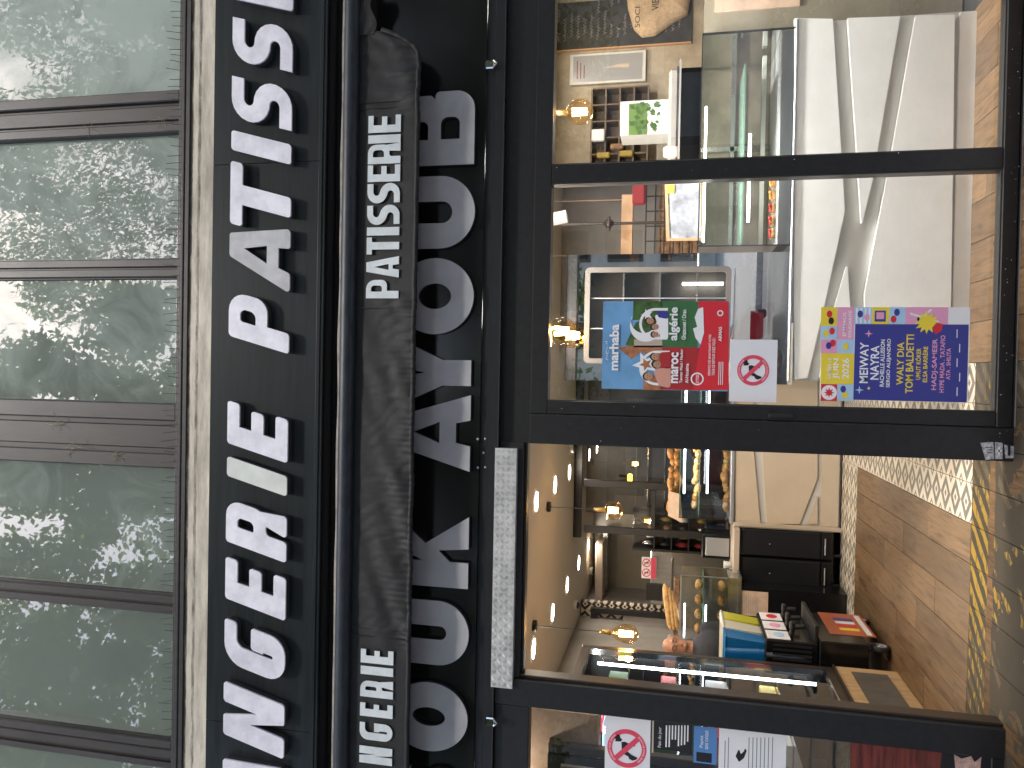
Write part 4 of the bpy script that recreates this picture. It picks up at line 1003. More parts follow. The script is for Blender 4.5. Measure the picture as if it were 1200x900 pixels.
obj('drawing', MB().add([(r[0] + .12, YP - .018, r[2] + .14), (r[1] - .10, YP - .018, r[2] + .14), ((r[0] + r[1]) / 2, YP - .018, r[3] - .28)], [(0, 1, 2)]), 'stone_top', pf)
for k in range(3): obj('script_line', MB().box(r[0] + .05, r[1] - .06 - .02 * k, YP - .018, YP - .017, r[3] - .07 - k * .03, r[3] - .064 - k * .03), 'cloth_red', pf)
# wooden pigeon-hole shelf
r = rect(694, 103, 760, 200, YP - .15); sh = thing('wooden_shelf', 'wooden shelf unit with squares and packets below the framed poster', 'shelf', ((r[0] + r[1]) / 2, YP - .15, r[2]))
obj('back', MB().box(r[0], r[1], YP, YP + .019, r[2], r[3]), 'dark_pine', sh)
for k in range(6):
    x = r[0] + (r[1] - r[0]) * k / 5; obj('divider', MB().box(x, x + .012, YP - .15, YP, r[2], r[3]), 'dark_pine', sh)
for k in range(5):
    z = r[2] + (r[3] - r[2]) * k / 4; obj('board', MB().box(r[0], r[1], YP - .152, YP - .1505, z, z + .014).box(r[0], r[1], YP - .15, YP, z, z + .012), 'dark_pine', sh)
for i, (px, py, m, nm, lb) in enumerate([(700, 158, 'paper', 'price_card', 'white card with red script on the wooden shelf'), (706, 182, 'dull_yellow', 'yellow_packet', 'yellow packet low on the wooden shelf'), (722, 172, 'goods_brown', 'brown_packet', 'brown packet on the wooden shelf'), (733, 180, 'dull_yellow', 'yellow_bottle', 'small yellow bottle on the wooden shelf')]):
    q = at(px, py, YP - .2); obj(nm, MB().box(q.x - (.05 if i == 0 else .018), q.x + (.05 if i == 0 else .03), YP - .2, YP - .16, q.z - .06, q.z + .05, .008), m, None, label=lb, cat='packet')
r = rect(727, 118, 762, 158, 1.5); bx = thing('green_box', 'white and green box with a plant picture standing behind the chiller', 'box', (r[0], 1.5, r[2]))
obj('carton', MB().box(r[0], r[1], 1.5, 1.75, at(783, 140, 1.3).z + .001, r[3], .004), 'pot_white', bx); obj('label_band', MB().box(r[0] - .001, r[1] - .02, 1.497, 1.4995, r[2] + .02, r[3] - .06), 'box_green', bx)
lf = MB(); rl = random.Random(8)
for k in range(26):
    c = Vector((r[0] + rl.uniform(0, .2), 1.44, r[2] + rl.uniform(-.06, .12))); a = rl.random() * 6.28; d = Vector((math.cos(a) * .05, -.01, math.sin(a) * .05)); e = Vector((-d.z, 0, d.x)) * .35
    lf.add([c, c + d * .5 + e, c + d, c + d * .5 - e], [(0, 1, 2, 3)])
obj('plant', lf, 'leaf_green', None, label='small green leafy plant before the green box', cat='plant')
# dark chiller on the counter behind
r = rect(783, 78, 821, 200, 1.3); ch = thing('drinks_chiller', 'low dark glass fronted chiller left of the pastry case top', 'chiller', ((r[0] + r[1]) / 2, 1.3, r[2]))
obj('body', MB().box(r[0], r[1], 1.31, 1.8, 0, r[3], .02).box(r[0], r[1], 1.16, 1.3, r[2] + (r[3] - r[2]) * .62, r[2] + (r[3] - r[2]) * .62 + .012), 'grey_wall', ch); obj('door', MB().box(r[0] + .01, r[1] - .01, 1.295, 1.309, r[2] - .35, r[3] - .06, .004), 'fridge_dark', ch)
obj('door_rail', MB().box(r[0], r[1], 1.285, 1.2945, r[3] - .07, r[3] - .055), 'chrome', ch)
q = at(779, 138, 1.55); gl = thing('globe_lamp', 'bright white round lamp in front of the dark chiller', 'lamp', (q.x, 1.55, q.z)); obj('globe', MB().ball(q, .098, 20), 'glow_white', gl)  # glowing ball takes the place of a lamp's reflection
obj('holder', MB().tube([(q.x, 1.9, 0), (q.x, 1.9, q.z - .12), (q.x, 1.62, q.z - .06)], .012, 8), 'matt_black', gl)
q = at(792, 178, 1.2); obj('sugar_jar', MB().lathe((q.x, 1.2, at(783, 178, 1.3).z - (at(783, 178, 1.3).z - at(821, 178, 1.3).z) * .38 + .013), [(0, 0), (.035, 0), (.04, .03), (.04, .08), (.03, .1), (0, .1)], 16), 'tank_clear', None, label='pale glass jar in front of the dark chiller', cat='jar')
# wood framed picture standing above the case
r = rect(778, 209, 826, 282, 1.0); fp = thing('leaning_picture', 'wood framed glossy picture leaning behind the pastry case', 'picture', ((r[0] + r[1]) / 2, 1.0, r[2]))
o_ = [(r[0], r[2]), (r[1], r[2] + .01), (r[1], r[3]), (r[0], r[3] - .02)]; i_ = [(r[0] + .018, r[2] + .018), (r[1] - .018, r[2] + .03), (r[1] - .018, r[3] - .018), (r[0] + .018, r[3] - .04)]
obj('frame', MB().poly([o_, i_], 1.0, .02), 'frame_wood', fp); obj('glossy_print', MB().poly([i_], 1.008, .004), 'glossy_print', fp)
q = rect(782, 216, 790, 226, .99); obj('yellow_note', MB().box(q[0], q[1], 1.0, 1.006, q[2], q[3]), 'poster_yellow', fp)
# grey shapes, post, red bag, grid shelf
r = rect(728, 228, 741, 302, 2.2); ps = obj('wooden_post', MB().box(r[0], r[1] , 2.2, 2.3, r[2], r[3]).tube([(r[0] + .03, 2.25, r[3]), (r[0] + .03, 2.25, 2.7)], .003, 5).tube([(r[1] - .03, 2.25, r[3]), (r[1] - .03, 2.25, 2.7)], .003, 5), 'frame_wood', None, label='horizontal orange wooden board above the wire shelf', cat='board')
r = rect(741, 212, 757, 240, 2.1); obj('red_apron', MB().box(r[0], r[1], 2.1, 2.14, r[2], r[3], .02), 'cloth_red', None, label='red cloth hanging beside the wooden board', cat='cloth')
r = rect(757, 212, 800, 300, 2.3); ws = thing('wire_shelf', 'dark wire shelf rack with goods behind the leaning picture', 'shelf', ((r[0] + r[1]) / 2, 2.3, r[2]))
mb = MB()
for k in range(6): x = r[0] + (r[1] - r[0]) * k / 5; mb.tube([(x, 2.3, 0 if k in (0, 5) else r[2] - .4), (x, 2.3, r[3])], .006, 6)
for k in range(6): z = r[3] - k * .075; mb.tube([(r[0], 2.3, z), (r[1], 2.3, z)], .006, 6)
obj('wire_grid', mb, 'matt_black', ws); obj('shelf_goods', MB().box(r[0], r[1], 2.4, 2.55, r[2] - .4, r[3] - .1), 'goods_brown', ws)
q = at(715, 262, 1.9); pr = thing('pendant_rod', 'dark slim pendant rod with a small collar hanging behind the second pane', 'lamp', (q.x, 1.9, q.z)); obj('rod', MB().tube([(q.x, 1.9, 2.7), (q.x, 1.9, q.z - .55)], .012, 8), 'bronze_frame', pr); obj('collar', MB().lathe((q.x, 1.9, q.z), [(.012, .05), (.05, .02), (.06, 0), (.03, -.01), (.012, -.03)], 16), 'bronze_frame', pr)
r = rect(646, 245, 661, 262, 1.2); spt = thing('spot_lamp', 'white cylindrical spotlight high behind the second pane', 'lamp', (r[0], 1.2, r[2]))
obj('shade', MB().tube([(r[0] + .03, 1.2, r[3]), (r[0] + .05, 1.2, r[2] - .02)], .045, 16), 'pot_white', spt); obj('bracket', MB().tube([(r[0] + .03, 1.2, r[3]), (r[0] + .03, 1.2, 2.7)], .008, 6), 'matt_black', spt)
# ---------------- tall cabinet with mirrored front ----------------
YK = .615
def Rp(x0, y0, x1, y1, Y): r = rect(x0, y0, x1, y1, Y); return [(r[0], r[2]), (r[1], r[2]), (r[1], r[3]), (r[0], r[3])]
tc = thing('tall_cabinet', 'tall mirrored cabinet with a rounded pale window frame behind the travel poster', 'cabinet', (at(800, 370, YK).x, YK, at(930, 370, YK).z))
hole = rnd([(*p, .02) for p in Rp(690, 319, 850, 422, YK)], 3)
obj('mirror_front', MB().poly([Rp(663, 297, 930, 448, YK), hole[::-1]], YK, .01), 'mirror_steel', tc)
obj('window_frame', MB().poly([rnd([(*p, .03) for p in Rp(685, 313, 856, 427, YK)], 4), rnd([(*p, .012) for p in Rp(691, 319, 850, 421, YK)], 3)[::-1]], YK - .012, .0115), 'cabinet_frame', tc)
obj('lower_panel', MB().poly([Rp(859, 313, 879, 447, YK)], YK - .006, .0055), 'grey_alu', tc)
r = rect(690, 319, 850, 422, YK)
rr0 = rect(663, 297, 930, 448, YK)
obj('box', MB().box(rr0[0], rr0[0] + .01, YK + .0105, YK + .12, rr0[2], rr0[3]).box(rr0[1] - .01, rr0[1], YK + .0105, YK + .12, rr0[2], rr0[3]).box(rr0[0], rr0[1], YK + .121, YK + .13, rr0[2], rr0[3]).box(rr0[0] + .011, rr0[1] - .011, YK + .0105, YK + .12, rr0[3] - .01, rr0[3]), 'kitchen_dark', tc)
for k in range(3):
    z = r[2] + (r[3] - r[2]) * (.2 + .27 * k); s_ = obj('shelf', MB().box(r[0] + .002, r[1] - .002, YK + .03, YK + .12, z, z + .008), 'steel', tc)
for k in range(2):
    x = r[0] + (r[1] - r[0]) * (.35 + .35 * k); obj('glazing_bar', MB().box(x, x + .006, YK + .003, YK + .009, r[2], r[3]), 'grey_alu', tc)
obj('light_strip', MB().box(at(800, 333, YK).x, at(800, 330, YK).x, YK + .05, YK + .06, at(848, 330, YK).z, at(800, 330, YK).z), 'led', tc)

# ---------------- far counter ----------------
YG = 3.9
fc = thing('far_counter', 'beige counter with slanted grooves seen through the doorway', 'counter', (-.5, YG, 0))
gx0 = at(930, 615, YG).x; gz1 = at(858, 570, YG).z; gk = at(961, 570, YG).z
obj('carcass', MB().box(gx0, .9, YG + .03, YG + .7, 0, gz1 - .02), 'counter_groove', fc)
ppoly('panel', [(862, 420), (883, 420), (883.5, 530), (891, 614), (862, 614)], YG, .029, 'counter_beige', fc)
ppoly('panel', [(893, 420), (893.5, 530), (899, 614), (937, 614), (958, 560), (958, 420)], YG, .029, 'counter_beige', fc)
ppoly('panel', [(946, 614), (958, 614), (958, 580)], YG, .029, 'counter_beige', fc)
obj('plinth', MB().box(gx0, .9, YG + .005, YG + .0295, .02, gk - .012), 'counter_beige', fc)
obj('worktop', MB().box(gx0 - .02, .9, YG - .02, YG + .72, gz1 - .019, gz1 + .015, .004), 'grey_alu', fc)
obj('end_cheek', MB().box(gx0 - .045, gx0 - .001, YG - .03, YG + .7, .0, gz1 - .02, .003), 'counter_beige', fc)
# glass case on it
r = rect(775, 400, 856, 607, YG + .05); gc = thing('bread_case', 'lit glass case with croissants on the beige far counter', 'display case', ((r[0] + r[1]) / 2, YG + .1, gz1 + .015)); g0 = gz1 + .016
gx1_, gzt = .8, at(797, 570, YG + .05).z
obj('front_glass', MB().quad((r[0], YG + .05, g0), (gx1_, YG + .05, g0), (gx1_, YG + .05, gzt), (r[0], YG + .05, gzt)), 'case_glass', gc, fix=False)
obj('side_glass', MB().quad((r[0], YG + .05, g0), (r[0], YG + .6, g0), (r[0], YG + .6, gzt), (r[0], YG + .05, gzt)), 'case_glass', gc, fix=False)
obj('top_shelf', MB().box(r[0], gx1_, YG + .05, YG + .6, gzt, gzt + .008), 'glass_green', gc); zm_ = at(820, 570, YG + .1).z
obj('middle_shelf', MB().box(r[0] + .01, gx1_, YG + .1, YG + .55, zm_, zm_ + .008), 'glass_green', gc)
obj('back_panel', MB().box(r[0], gx1_, YG + .601, YG + .61, g0, gzt), 'fridge_dark', gc)
obj('frame_edge', MB().box(r[0] - .006, r[0], YG + .04, YG + .055, g0, gzt + .01), 'matt_black', gc)
for px in (802, 829): z = at(px, 560, YG + .1).z; obj('light_tube', MB().tube([(at(px, 580, YG).x, YG + .1, z), (gx1_, YG + .1, z)], .009, 8), 'led_cool', gc)
strip(gc, (r[0] + .1, YG + .12, gzt - .03), (.4, YG + .12, gzt - .03), 5, (.9, .95, 1))
strip(gc, (r[0] + .1, YG + .2, 2.2), (.2, YG + .2, 2.2), 4, (1, .85, .65)) if False else None
def croissant(c, s, a, m, seed, lab, grp, tilt=0.):
    pts = []; rad = []
    for k in range(9):
        t_ = -1 + k / 4; an = t_ * 1.15
        p = Vector((math.sin(an) * s, (1 - math.cos(an)) * s * .9, 0)); p.rotate(Matrix.Rotation(a, 3, 'Z')); p.rotate(Matrix.Rotation(tilt, 3, 'Y'))
        pts.append(Vector(c) + p); rad.append(s * .42 * (1 - t_ * t_) ** .6 * (1 + .10 * (k % 2)) + .004)
    return obj('croissant', MB().tube(pts, rad, 10), m, None, label=lab, cat='croissant', group=grp)
rb = random.Random(12)
nC = 0
for row, (px, z0_) in enumerate([(795, gzt + .03), (787, gzt + .085), (852, g0 + .035), (826, zm_ + .03)]):
    for k in range(9):
        q = at(px, 592 - k * 8.5, YG + .2)
        croissant((q.x, YG + rb.uniform(.14, .32), z0_ + rb.uniform(-.012, .02)), rb.uniform(.058, .082), rb.random() * 6.28, 'pastry' if row < 2 or k % 3 else 'bread', nC,
                  ORD[k] + (' ' if k in (0, 8) else ' from the left, ') + ['croissant in the front pile on top of the bread case', 'croissant in the upper layer of the pile on the bread case', 'croissant on the floor of the bread case', 'pastry on the middle shelf of the bread case'][row], ['croissants in the pile on the bread case', 'croissants high in the pile on the bread case', 'croissants on the floor of the bread case', 'pastries on the middle shelf of the bread case'][row], rb.uniform(-.3, .3)); nC += 1
r = rect(783, 578, 798, 612, YG + .1); obj('baking_paper', MB().add([(r[0], YG + .09, r[2] - .02), (r[1], YG + .06, r[2] + .01), (r[1] + .02, YG + .09, r[3]), (r[0] + .06, YG + .12, r[3] + .0)], [(0, 1, 2, 3)]), 'paper_brown', None, label='crumpled baking paper hanging at the end of the croissant pile', cat='paper')
# black partition frame
YB = 4.35
pt = thing('black_partition', 'black framed glass partition hanging from the ceiling behind the bread case', 'partition', (-1.2, YB, 1.5))
def bar(x0, y0, x1, y1, Y, d, m, par, nm='bar', b=.004): r = rect(x0, y0, x1, y1, Y); return obj(nm, MB().box(r[0], r[1], Y, Y + d, r[2], r[3], b), m, par)
bar(674, 400, 683, 630, YB, .06, 'frame_black', pt); bar(684, 566, 862, 574, YB, .055, 'frame_black', pt); bar(684, 621, 862, 629, YB, .055, 'frame_black', pt); bar(763, 575, 768, 620, YB + .005, .04, 'frame_black', pt)
r = rect(684, 400, 862, 621, YB); obj('glass_pane', MB().quad((r[0], YB + .02, r[2]), (r[1], YB + .02, r[2]), (r[1], YB + .02, r[3]), (r[0], YB + .02, r[3])), 'pane_glass', pt, fix=False)
# behind the partition: dark kitchen wall, shelves, yellow lamp
struct('kitchen_wall', MB().box(-1.75, .9, 5.6, 5.7, 0, 2.7), 'kitchen_dark')
kd = thing('oven_tower', 'dark oven block behind the black partition', 'oven', (-1.2, 5.2, 0)); r = rect(745, 480, 850, 620, 5.2)
obj('body', MB().box(r[0], r[1], 5.2, 5.59, 0, r[3], .01), 'dark_void', kd)
for k in range(3): z = r[3] - .15 - k * .2; obj('shelf_edge', MB().box(r[0] + .02, r[1] - .02, 5.185, 5.1995, z, z + .012), 'chrome', kd)
q = at(738, 562, 4.6); yl_ = thing('yellow_lamp', 'yellow glowing lamp behind the black partition', 'lamp', (q.x, q.y, q.z)); obj('glow', MB().box(q.x - .06, q.x + .06, 4.6, 4.66, q.z - .025, q.z + .025, .01), 'yellow_lamp', yl_)
obj('shade', MB().tube([(q.x, 4.63, q.z + .03), (q.x, 4.63, q.z + .12)], .05, 12), 'bronze_frame', yl_)
YW = 3.5
# black refrigerated cabinets under the counter end
YQ = 3.8
for i, (a, b) in enumerate([(621, 654), (655, 689)]):
    r = rect(866, a, 981, b, YQ); kf = thing('black_fridge', ['black undercounter fridge beside the beige counter end', 'black undercounter fridge next to the white notice'][i], 'fridge', ((r[0] + r[1]) / 2, YQ, r[2]), 'black undercounter fridges')
    obj('body', MB().box(r[0] + .002, r[1] - .002, YQ, YQ + .5, .08, r[3], .004), 'appliance', kf); zt_k = r[3]
    w_ = r[1] - r[0]; obj('door', MB().box(r[0] + .01, r[1] - .01, YQ - .022, YQ - .0005, .2, r[3] - .03, .008), 'fridge_dark', kf)
    obj('drawer', MB().box(r[0] + .012, r[1] - .012, YQ - .018, YQ - .0005, .095, .19, .004), 'appliance', kf); obj('handle', MB().tube([(r[0] + .06, YQ - .035, .16), (r[1] - .06, YQ - .035, .16)], .006, 8), 'grey_alu', kf)
    q = at(902, (a + b) / 2, YQ - .023); obj('indicator', MB().ball((q.x, YQ - .024, q.z), .006, 8), 'poster_blue', kf); obj('foot', MB().tube([(r[0] + .04, YQ + .05, 0), (r[0] + .04, YQ + .05, .08)], .018, 8), 'matt_black', kf)
r = rect(859, 616, 866, 705, YQ - .02); obj('stone_slab', MB().box(r[0], gx0 - .05, YQ - .05, YQ + .52, r[2], r[3], .004), 'stone_top', None, label='stone worktop lying over the two black fridges', cat='worktop')
r = rect(865, 690, 985, 730, YQ + .05); kb = thing('black_cabinet', 'plain black cabinet behind the slush machine cart', 'cabinet', (r[0], YQ + .05, 0)); obj('body', MB().box(r[0] - .3, r[1], YQ + .05, YQ + .5, .06, zt_k, .004), 'appliance', kb); obj('foot', MB().box(r[0], r[1] - .05, YQ + .1, YQ + .4, 0, .0595), 'matt_black', kb)
YQn = YQ; YQ = YW - .03; r = rect(867, 693, 900, 722, YQ + .047); nt_ = thing('price_notice', 'white printed price list stuck on the dark side counter', 'notice', (r[0], YQ + .03, r[2])); obj('sheet', MB().box(r[0], r[1], YQ + .046, YQ + .0495, r[2], r[3]), 'paper_brown', nt_)
for k in range(9): z = r[3] - .03 - k * .017; obj('text_line', MB().box(r[0] + .02, r[1] - .03 - .01 * (k % 3), YQ + .0445, YQ + .0455, z, z + .003), 'ink_grey', nt_)
YQ = YQn
# steel oven wall with the red and white sign
r = rect(762, 645, 858, 712, 5.0); so_ = thing('steel_oven', 'brushed steel oven front under the prohibition sign', 'oven', ((r[0] + r[1]) / 2, 5.0, 0)); obj('front', MB().box(r[0], r[1], 5.0, 5.3, .5, r[3], .01), 'steel', so_)
q = rect(757, 684, 776, 704, 4.98); mb = MB().box(q[0], q[1], 4.985, 4.995, q[2], q[3])
for k in range(9): z = q[2] + (q[3] - q[2]) * (k + .5) / 9; mb.box(q[0] + .01, q[1] - .01, 4.978, 4.9845, z, z + .006)
obj('vent', mb, 'dark_void', so_); obj('handle', MB().tube([(r[0] + .1, 4.96, r[3] - .25), (r[1] - .1, 4.96, r[3] - .25)], .012, 8), 'chrome', so_)
r = rect(752, 653, 769, 678, 4.9); ds = thing('prohibition_sign', 'white and red sign with two crossed red circles above the ovens', 'sign', ((r[0] + r[1]) / 2, 4.9, r[2])); obj('plate', MB().box(r[0], r[1], 4.9, 4.908, r[2], r[3], .002), 'print_white', ds)
obj('red_field', MB().box(r[0] + .003, r[1] - .003, 4.897, 4.8995, r[2] + .003, r[2] + (r[3] - r[2]) * .36), 'ink_red', ds)
for cx_ in (.27, .73):
    c = Vector((r[0] + (r[1] - r[0]) * cx_, 4.8965, r[2] + (r[3] - r[2]) * .68)); R_ = (r[1] - r[0]) * .2
    ring = [(c.x + R_ * math.cos(2 * PI * k / 20), c.z + R_ * math.sin(2 * PI * k / 20)) for k in range(20)]; ri = [(c.x + R_ * .78 * math.cos(-2 * PI * k / 20), c.z + R_ * .78 * math.sin(-2 * PI * k / 20)) for k in range(20)]
    o = obj('prohibition_ring', MB().poly([ring, ri], 4.8965, .002), 'ink_red', ds); obj('bar', MB().poly([[(c.x - R_ * .7, c.z + R_ * .55), (c.x - R_ * .55, c.z + R_ * .7), (c.x + R_ * .7, c.z - R_ * .55), (c.x + R_ * .55, c.z - R_ * .7)]], 4.896, .002), 'ink_red', o)
    obj('pictogram', MB().poly([[(c.x - R_ * .15, c.z - R_ * .5), (c.x + R_ * .2, c.z - R_ * .5), (c.x + R_ * .1, c.z + R_ * .5), (c.x - R_ * .1, c.z + R_ * .5)]], 4.8964, .0018), 'ink_black', o)
r = rect(700, 655, 706, 705, 5.9); obj('steel_hood_edge', MB().box(r[0] - .2, r[1] + .2, 5.9, 6.58, r[2], r[3] + .03, .01), 'stone_top', None, label='pale shelf edge high on the back wall', cat='shelf')
bar(620, 0, 621, 1, 9, .1, 'void_black', so_) if False else None
# microwave on the worktop + counter clutter
r = rect(828, 627, 858, 655, 4.2); mw = thing('coffee_machine', 'dark boxy machine on the worktop beside the bread case', 'machine', (r[0], 4.2, r[2])); obj('housing', MB().box(r[0], r[1], 4.2, 4.5, r[2], r[3] + .05, .01), 'appliance', mw); obj('front', MB().box(r[0] + .03, r[1] - .03, 4.185, 4.1995, r[2] + .03, r[3] + .01, .004), 'grey_alu', mw)
for k, py in enumerate((662, 672, 682, 692)):
    q = at(856, py, 3.95); obj('paper_cup', MB().lathe((q.x, 3.95, at(860, py, 3.95).z), [(0, 0), (.028, 0), (.038, .10 + .03 * (k % 2)), (.034, .10 + .03 * (k % 2)), (.025, .01)], 16), 'pot_white', None, label=['rightmost', 'second from right', 'third from right', 'leftmost'][k] + ' white paper cup in the row on the dark worktop', cat='cup', group='white cups on the worktop')
r = rect(742, 600, 858, 646, 4.8); eq = thing('black_shelf_rack', 'black kitchen rack with bottles and tins between the partition and the steel oven', 'rack', ((r[0] + r[1]) / 2, 4.8, 0))
obj('back', MB().box(r[0], r[1], 4.95, 4.99, r[2] - .2, r[3]), 'kitchen_dark', eq)
for k in range(2): obj('upright', MB().box((r[0], r[1] - .025)[k], (r[0] + .025, r[1])[k], 4.7, 4.94, .0, r[3]), 'matt_black', eq)
rk = random.Random(6)
for k in range(4):
    z = r[3] - .05 - k * .19; obj('shelf', MB().box(r[0] + .026, r[1] - .026, 4.71, 4.94, z - .2, z - .185), 'matt_black', eq)
    for j in range(4):
        x = r[0] + .07 + j * (r[1] - r[0] - .14) / 3.2; h_ = rk.uniform(.07, .14); m_ = rk.choice(['steel', 'goods_brown', 'pot_white', 'dull_yellow', 'cloth_red', 'matt_black'])
        obj('tin', MB().lathe((x, 4.8, z - .1845), [(0, 0), (.03, 0), (.03, h_ * .75), (.014, h_ * .85), (.014, h_), (0, h_)], 12), m_, None, label=['leftmost', 'second', 'third', 'rightmost'][j] + ' container on the ' + ['top', 'upper middle', 'lower middle', 'bottom'][k] + ' shelf of the black kitchen rack', cat='container')
r = rect(705, 640, 712, 706, 6.3); obj('wall_rail', MB().box(r[0] - .1, r[1] + .2, 6.3, 6.59, r[2], r[3], .01), 'steel', None, label='steel rail across the tiled back wall', cat='rail')
# sandwich case
YW = 3.5
r = r_sc = rect(798, 676, 852, 752, YW); wc = thing('sandwich_case', 'small lit glass case with loaves beside the slush machine', 'display case', ((r[0] + r[1]) / 2, YW, r[2]))
obj('frame', MB().box(r[0], r[1], YW, YW + .012, r[3], r[3] + .012).box(r[1] - .012, r[1], YW + .0125, YW + .03, r[2], r[3] - .001).box(r[0], r[0] + .012, YW + .0125, YW + .03, r[2], r[3] - .001), 'grey_alu', wc)
obj('front_glass', MB().quad((r[0], YW + .01, r[2]), (r[1], YW + .01, r[2]), (r[1], YW + .01, r[3]), (r[0], YW + .01, r[3])), 'case_glass', wc, fix=False)
obj('back', MB().box(r[0], r[1], YW + .38, YW + .4, r[2] - .1, r[3]), 'case_back', wc); obj('floor_board', MB().box(r[0], r[1], YW + .03, YW + .379, r[2] - .1, r[2] - .01), 'steel', wc)
zsh = (r[2] + r[3]) / 2; obj('shelf', MB().box(r[0] + .013, r[1] - .013, YW + .05, YW + .37, zsh, zsh + .008), 'glass_green', wc)
for zz in (r[3] - .035, zsh - .02): obj('light_tube', MB().tube([(r[0] + .02, YW + .04, zz), ((r[0] * .45 + r[1] * .55), YW + .04, zz)], .007, 8), 'led_cool', wc)
for k in range(8):
    q = Vector((r[0] + .06 + (k % 4) * (r[1] - r[0] - .1) / 3.6, YW + .2, (zsh + .045 if k < 4 else r[2] + .045)))
    obj('bread_roll', MB().ball(q, (.05, .06, .038), 12, .2, k), 'bread' if k % 2 else 'pastry', None, label=['leftmost', 'second from left', 'third from left', 'rightmost'][k % 4] + ' ' + ['browned roll on the upper shelf of the small glass case', 'browned roll on the lower shelf of the small glass case'][k // 4], cat='bread roll', group=['rolls on the upper shelf of the small case', 'rolls on the lower shelf of the small case'][k // 4])
for k in range(3):
    a, b = at(779 + k * 4, 684 + k * 4, YW + .1), at(786 + k * 4, 738, YW + .0)
    obj('baguette', MB().tube([a + (b - a) * t_ for t_ in (0, .08, .3, .6, .9, 1)], [.008, .028, .036, .036, .03, .008], 10), 'bread', None, label=['upper baguette resting over the small glass case', 'middle baguette resting over the small glass case', 'lower baguette resting on the small glass case'][k], cat='baguette', group='baguettes over the small glass case')
def remeshed(name, mb, m, parent, vox, **kw):
    """welds the overlapping volumes of mb into one continuous skin"""
    me = bpy.data.meshes.new('tmp'); me.from_pydata([tuple(v) for v in mb.v], [], mb.f)
    o = bpy.data.objects.new('tmp', me); col.objects.link(o)
    a = o.modifiers.new('r', 'REMESH'); a.mode = 'VOXEL'; a.voxel_size = vox; a.use_smooth_shade = True
    b = o.modifiers.new('s', 'SMOOTH'); b.factor = .6; b.iterations = 4
    bpy.context.view_layer.update(); me2 = bpy.data.meshes.new_from_object(o.evaluated_get(bpy.context.evaluated_depsgraph_get())); bpy.data.objects.remove(o)
    L_ = wl(parent) if parent else Vector()
    for v in me2.vertices: v.co -= L_
    me2.name = name; me2.materials.clear(); me2.materials.append(MATS[m]); q = bpy.data.objects.new(name, me2); q.parent = parent; col.objects.link(q); return setp(q, **kw)
hp = at(792, 757, 3.08); PX, PY = hp.x, 3.08
ps_ = thing('person', 'man with grey hair and glasses in dark clothes standing behind the slush machine', 'person', (PX, PY, 0)); HC = hp.z       # centre of the head
FWD = Vector((.45, -.89, 0)).normalized(); RGT = Vector((FWD.y, -FWD.x, 0)) * -1
def P3(f, s, z): return Vector((PX, PY, 0)) + FWD * f + RGT * s + Vector((0, 0, z))
sh_z = HC - .225; hip_z = sh_z * .64
bd = MB(); bd.ball(P3(-.005, 0, HC + .015), (.082, .082, .108), 20); bd.ball(P3(.018, 0, HC - .055), (.062, .062, .066), 18)      # skull, jaw
bd.tube([P3(.085, 0, HC + .012), P3(.103, 0, HC - .012), P3(.098, 0, HC - .026)], [.008, .013, .012], 8)                             # nose
bd.ball(P3(.072, 0, HC - .052), (.022, .022, .008), 10); bd.ball(P3(.066, 0, HC - .088), (.022, .022, .016), 10)                      # lips, chin
for s in (-1, 1):
    bd.ball(P3(-.008, s * .082, HC - .005), (.016, .012, .03), 10); bd.ball(P3(.068, s * .03, HC + .034), (.022, .022, .009), 8)       # ears, brows
    bd.tube([P3(0, s * .17, sh_z - .02), P3(-.01, s * .20, sh_z - .16), P3(.02, s * .205, sh_z - .30), P3(.14, s * .18, sh_z - .38), P3(.26, s * .13, sh_z - .40)], [.048, .043, .036, .033, .024], 10)
    pc_ = P3(.30, s * .12, sh_z - .405); bd.ball(pc_, (.045, .04, .018), 12)
    for k, (ln, off) in enumerate(((.062, -.030), (.075, -.010), (.070, .010), (.055, .029))):
        b0 = pc_ + FWD * .03 + RGT * off; bd.tube([b0, b0 + FWD * ln * .5 + Vector((0, 0, -.006)), b0 + FWD * ln * .8 + Vector((0, 0, -.022)), b0 + FWD * ln * .95 + Vector((0, 0, -.038))], [.0095, .009, .0085, .007], 7)
    b0 = pc_ - RGT * s * .03 - FWD * .015; bd.tube([b0, b0 - RGT * s * .022 + FWD * .02, b0 - RGT * s * .03 + FWD * .045 + Vector((0, 0, -.01))], [.012, .010, .008], 7)
    bd.tube([P3(0, s * .09, hip_z), P3(.01, s * .10, hip_z * .55), P3(-.01, s * .10, .09)], [.075, .052, .036], 10); bd.ball(P3(.05, s * .105, .045), (.06, .05, .035), 10)
bd.tube([P3(-.01, 0, HC - .07), P3(-.015, 0, HC - .13), P3(-.01, 0, sh_z - .02)], [.056, .058, .07], 12)
bd.ball(P3(0, 0, sh_z - .10), (.16, .14, .17), 16); bd.ball(P3(0, 0, (sh_z + hip_z) / 2 - .05), (.14, .13, .2), 16); bd.ball(P3(0, 0, hip_z), (.15, .13, .12), 16)
remeshed('body', bd, 'skin', ps_, .0075)
cl = MB()
for s in (-1, 1): cl.tube([P3(0, s * .14, sh_z), P3(-.005, s * .19, sh_z - .06), P3(-.01, s * .205, sh_z - .17), P3(.02, s * .21, sh_z - .31), P3(.13, s * .185, sh_z - .385), P3(.20, s * .16, sh_z - .40)], [.055, .062, .054, .05, .046, .04], 12)
cl.ball(P3(0, 0, sh_z - .11), (.18, .155, .19), 18); cl.ball(P3(0, 0, (sh_z + hip_z) / 2 - .05), (.165, .155, .23), 18); cl.ball(P3(0, 0, hip_z + .02), (.168, .15, .13), 16); cl.tube([P3(-.012, 0, HC - .15), P3(-.01, 0, sh_z - .03)], [.07, .115], 14)
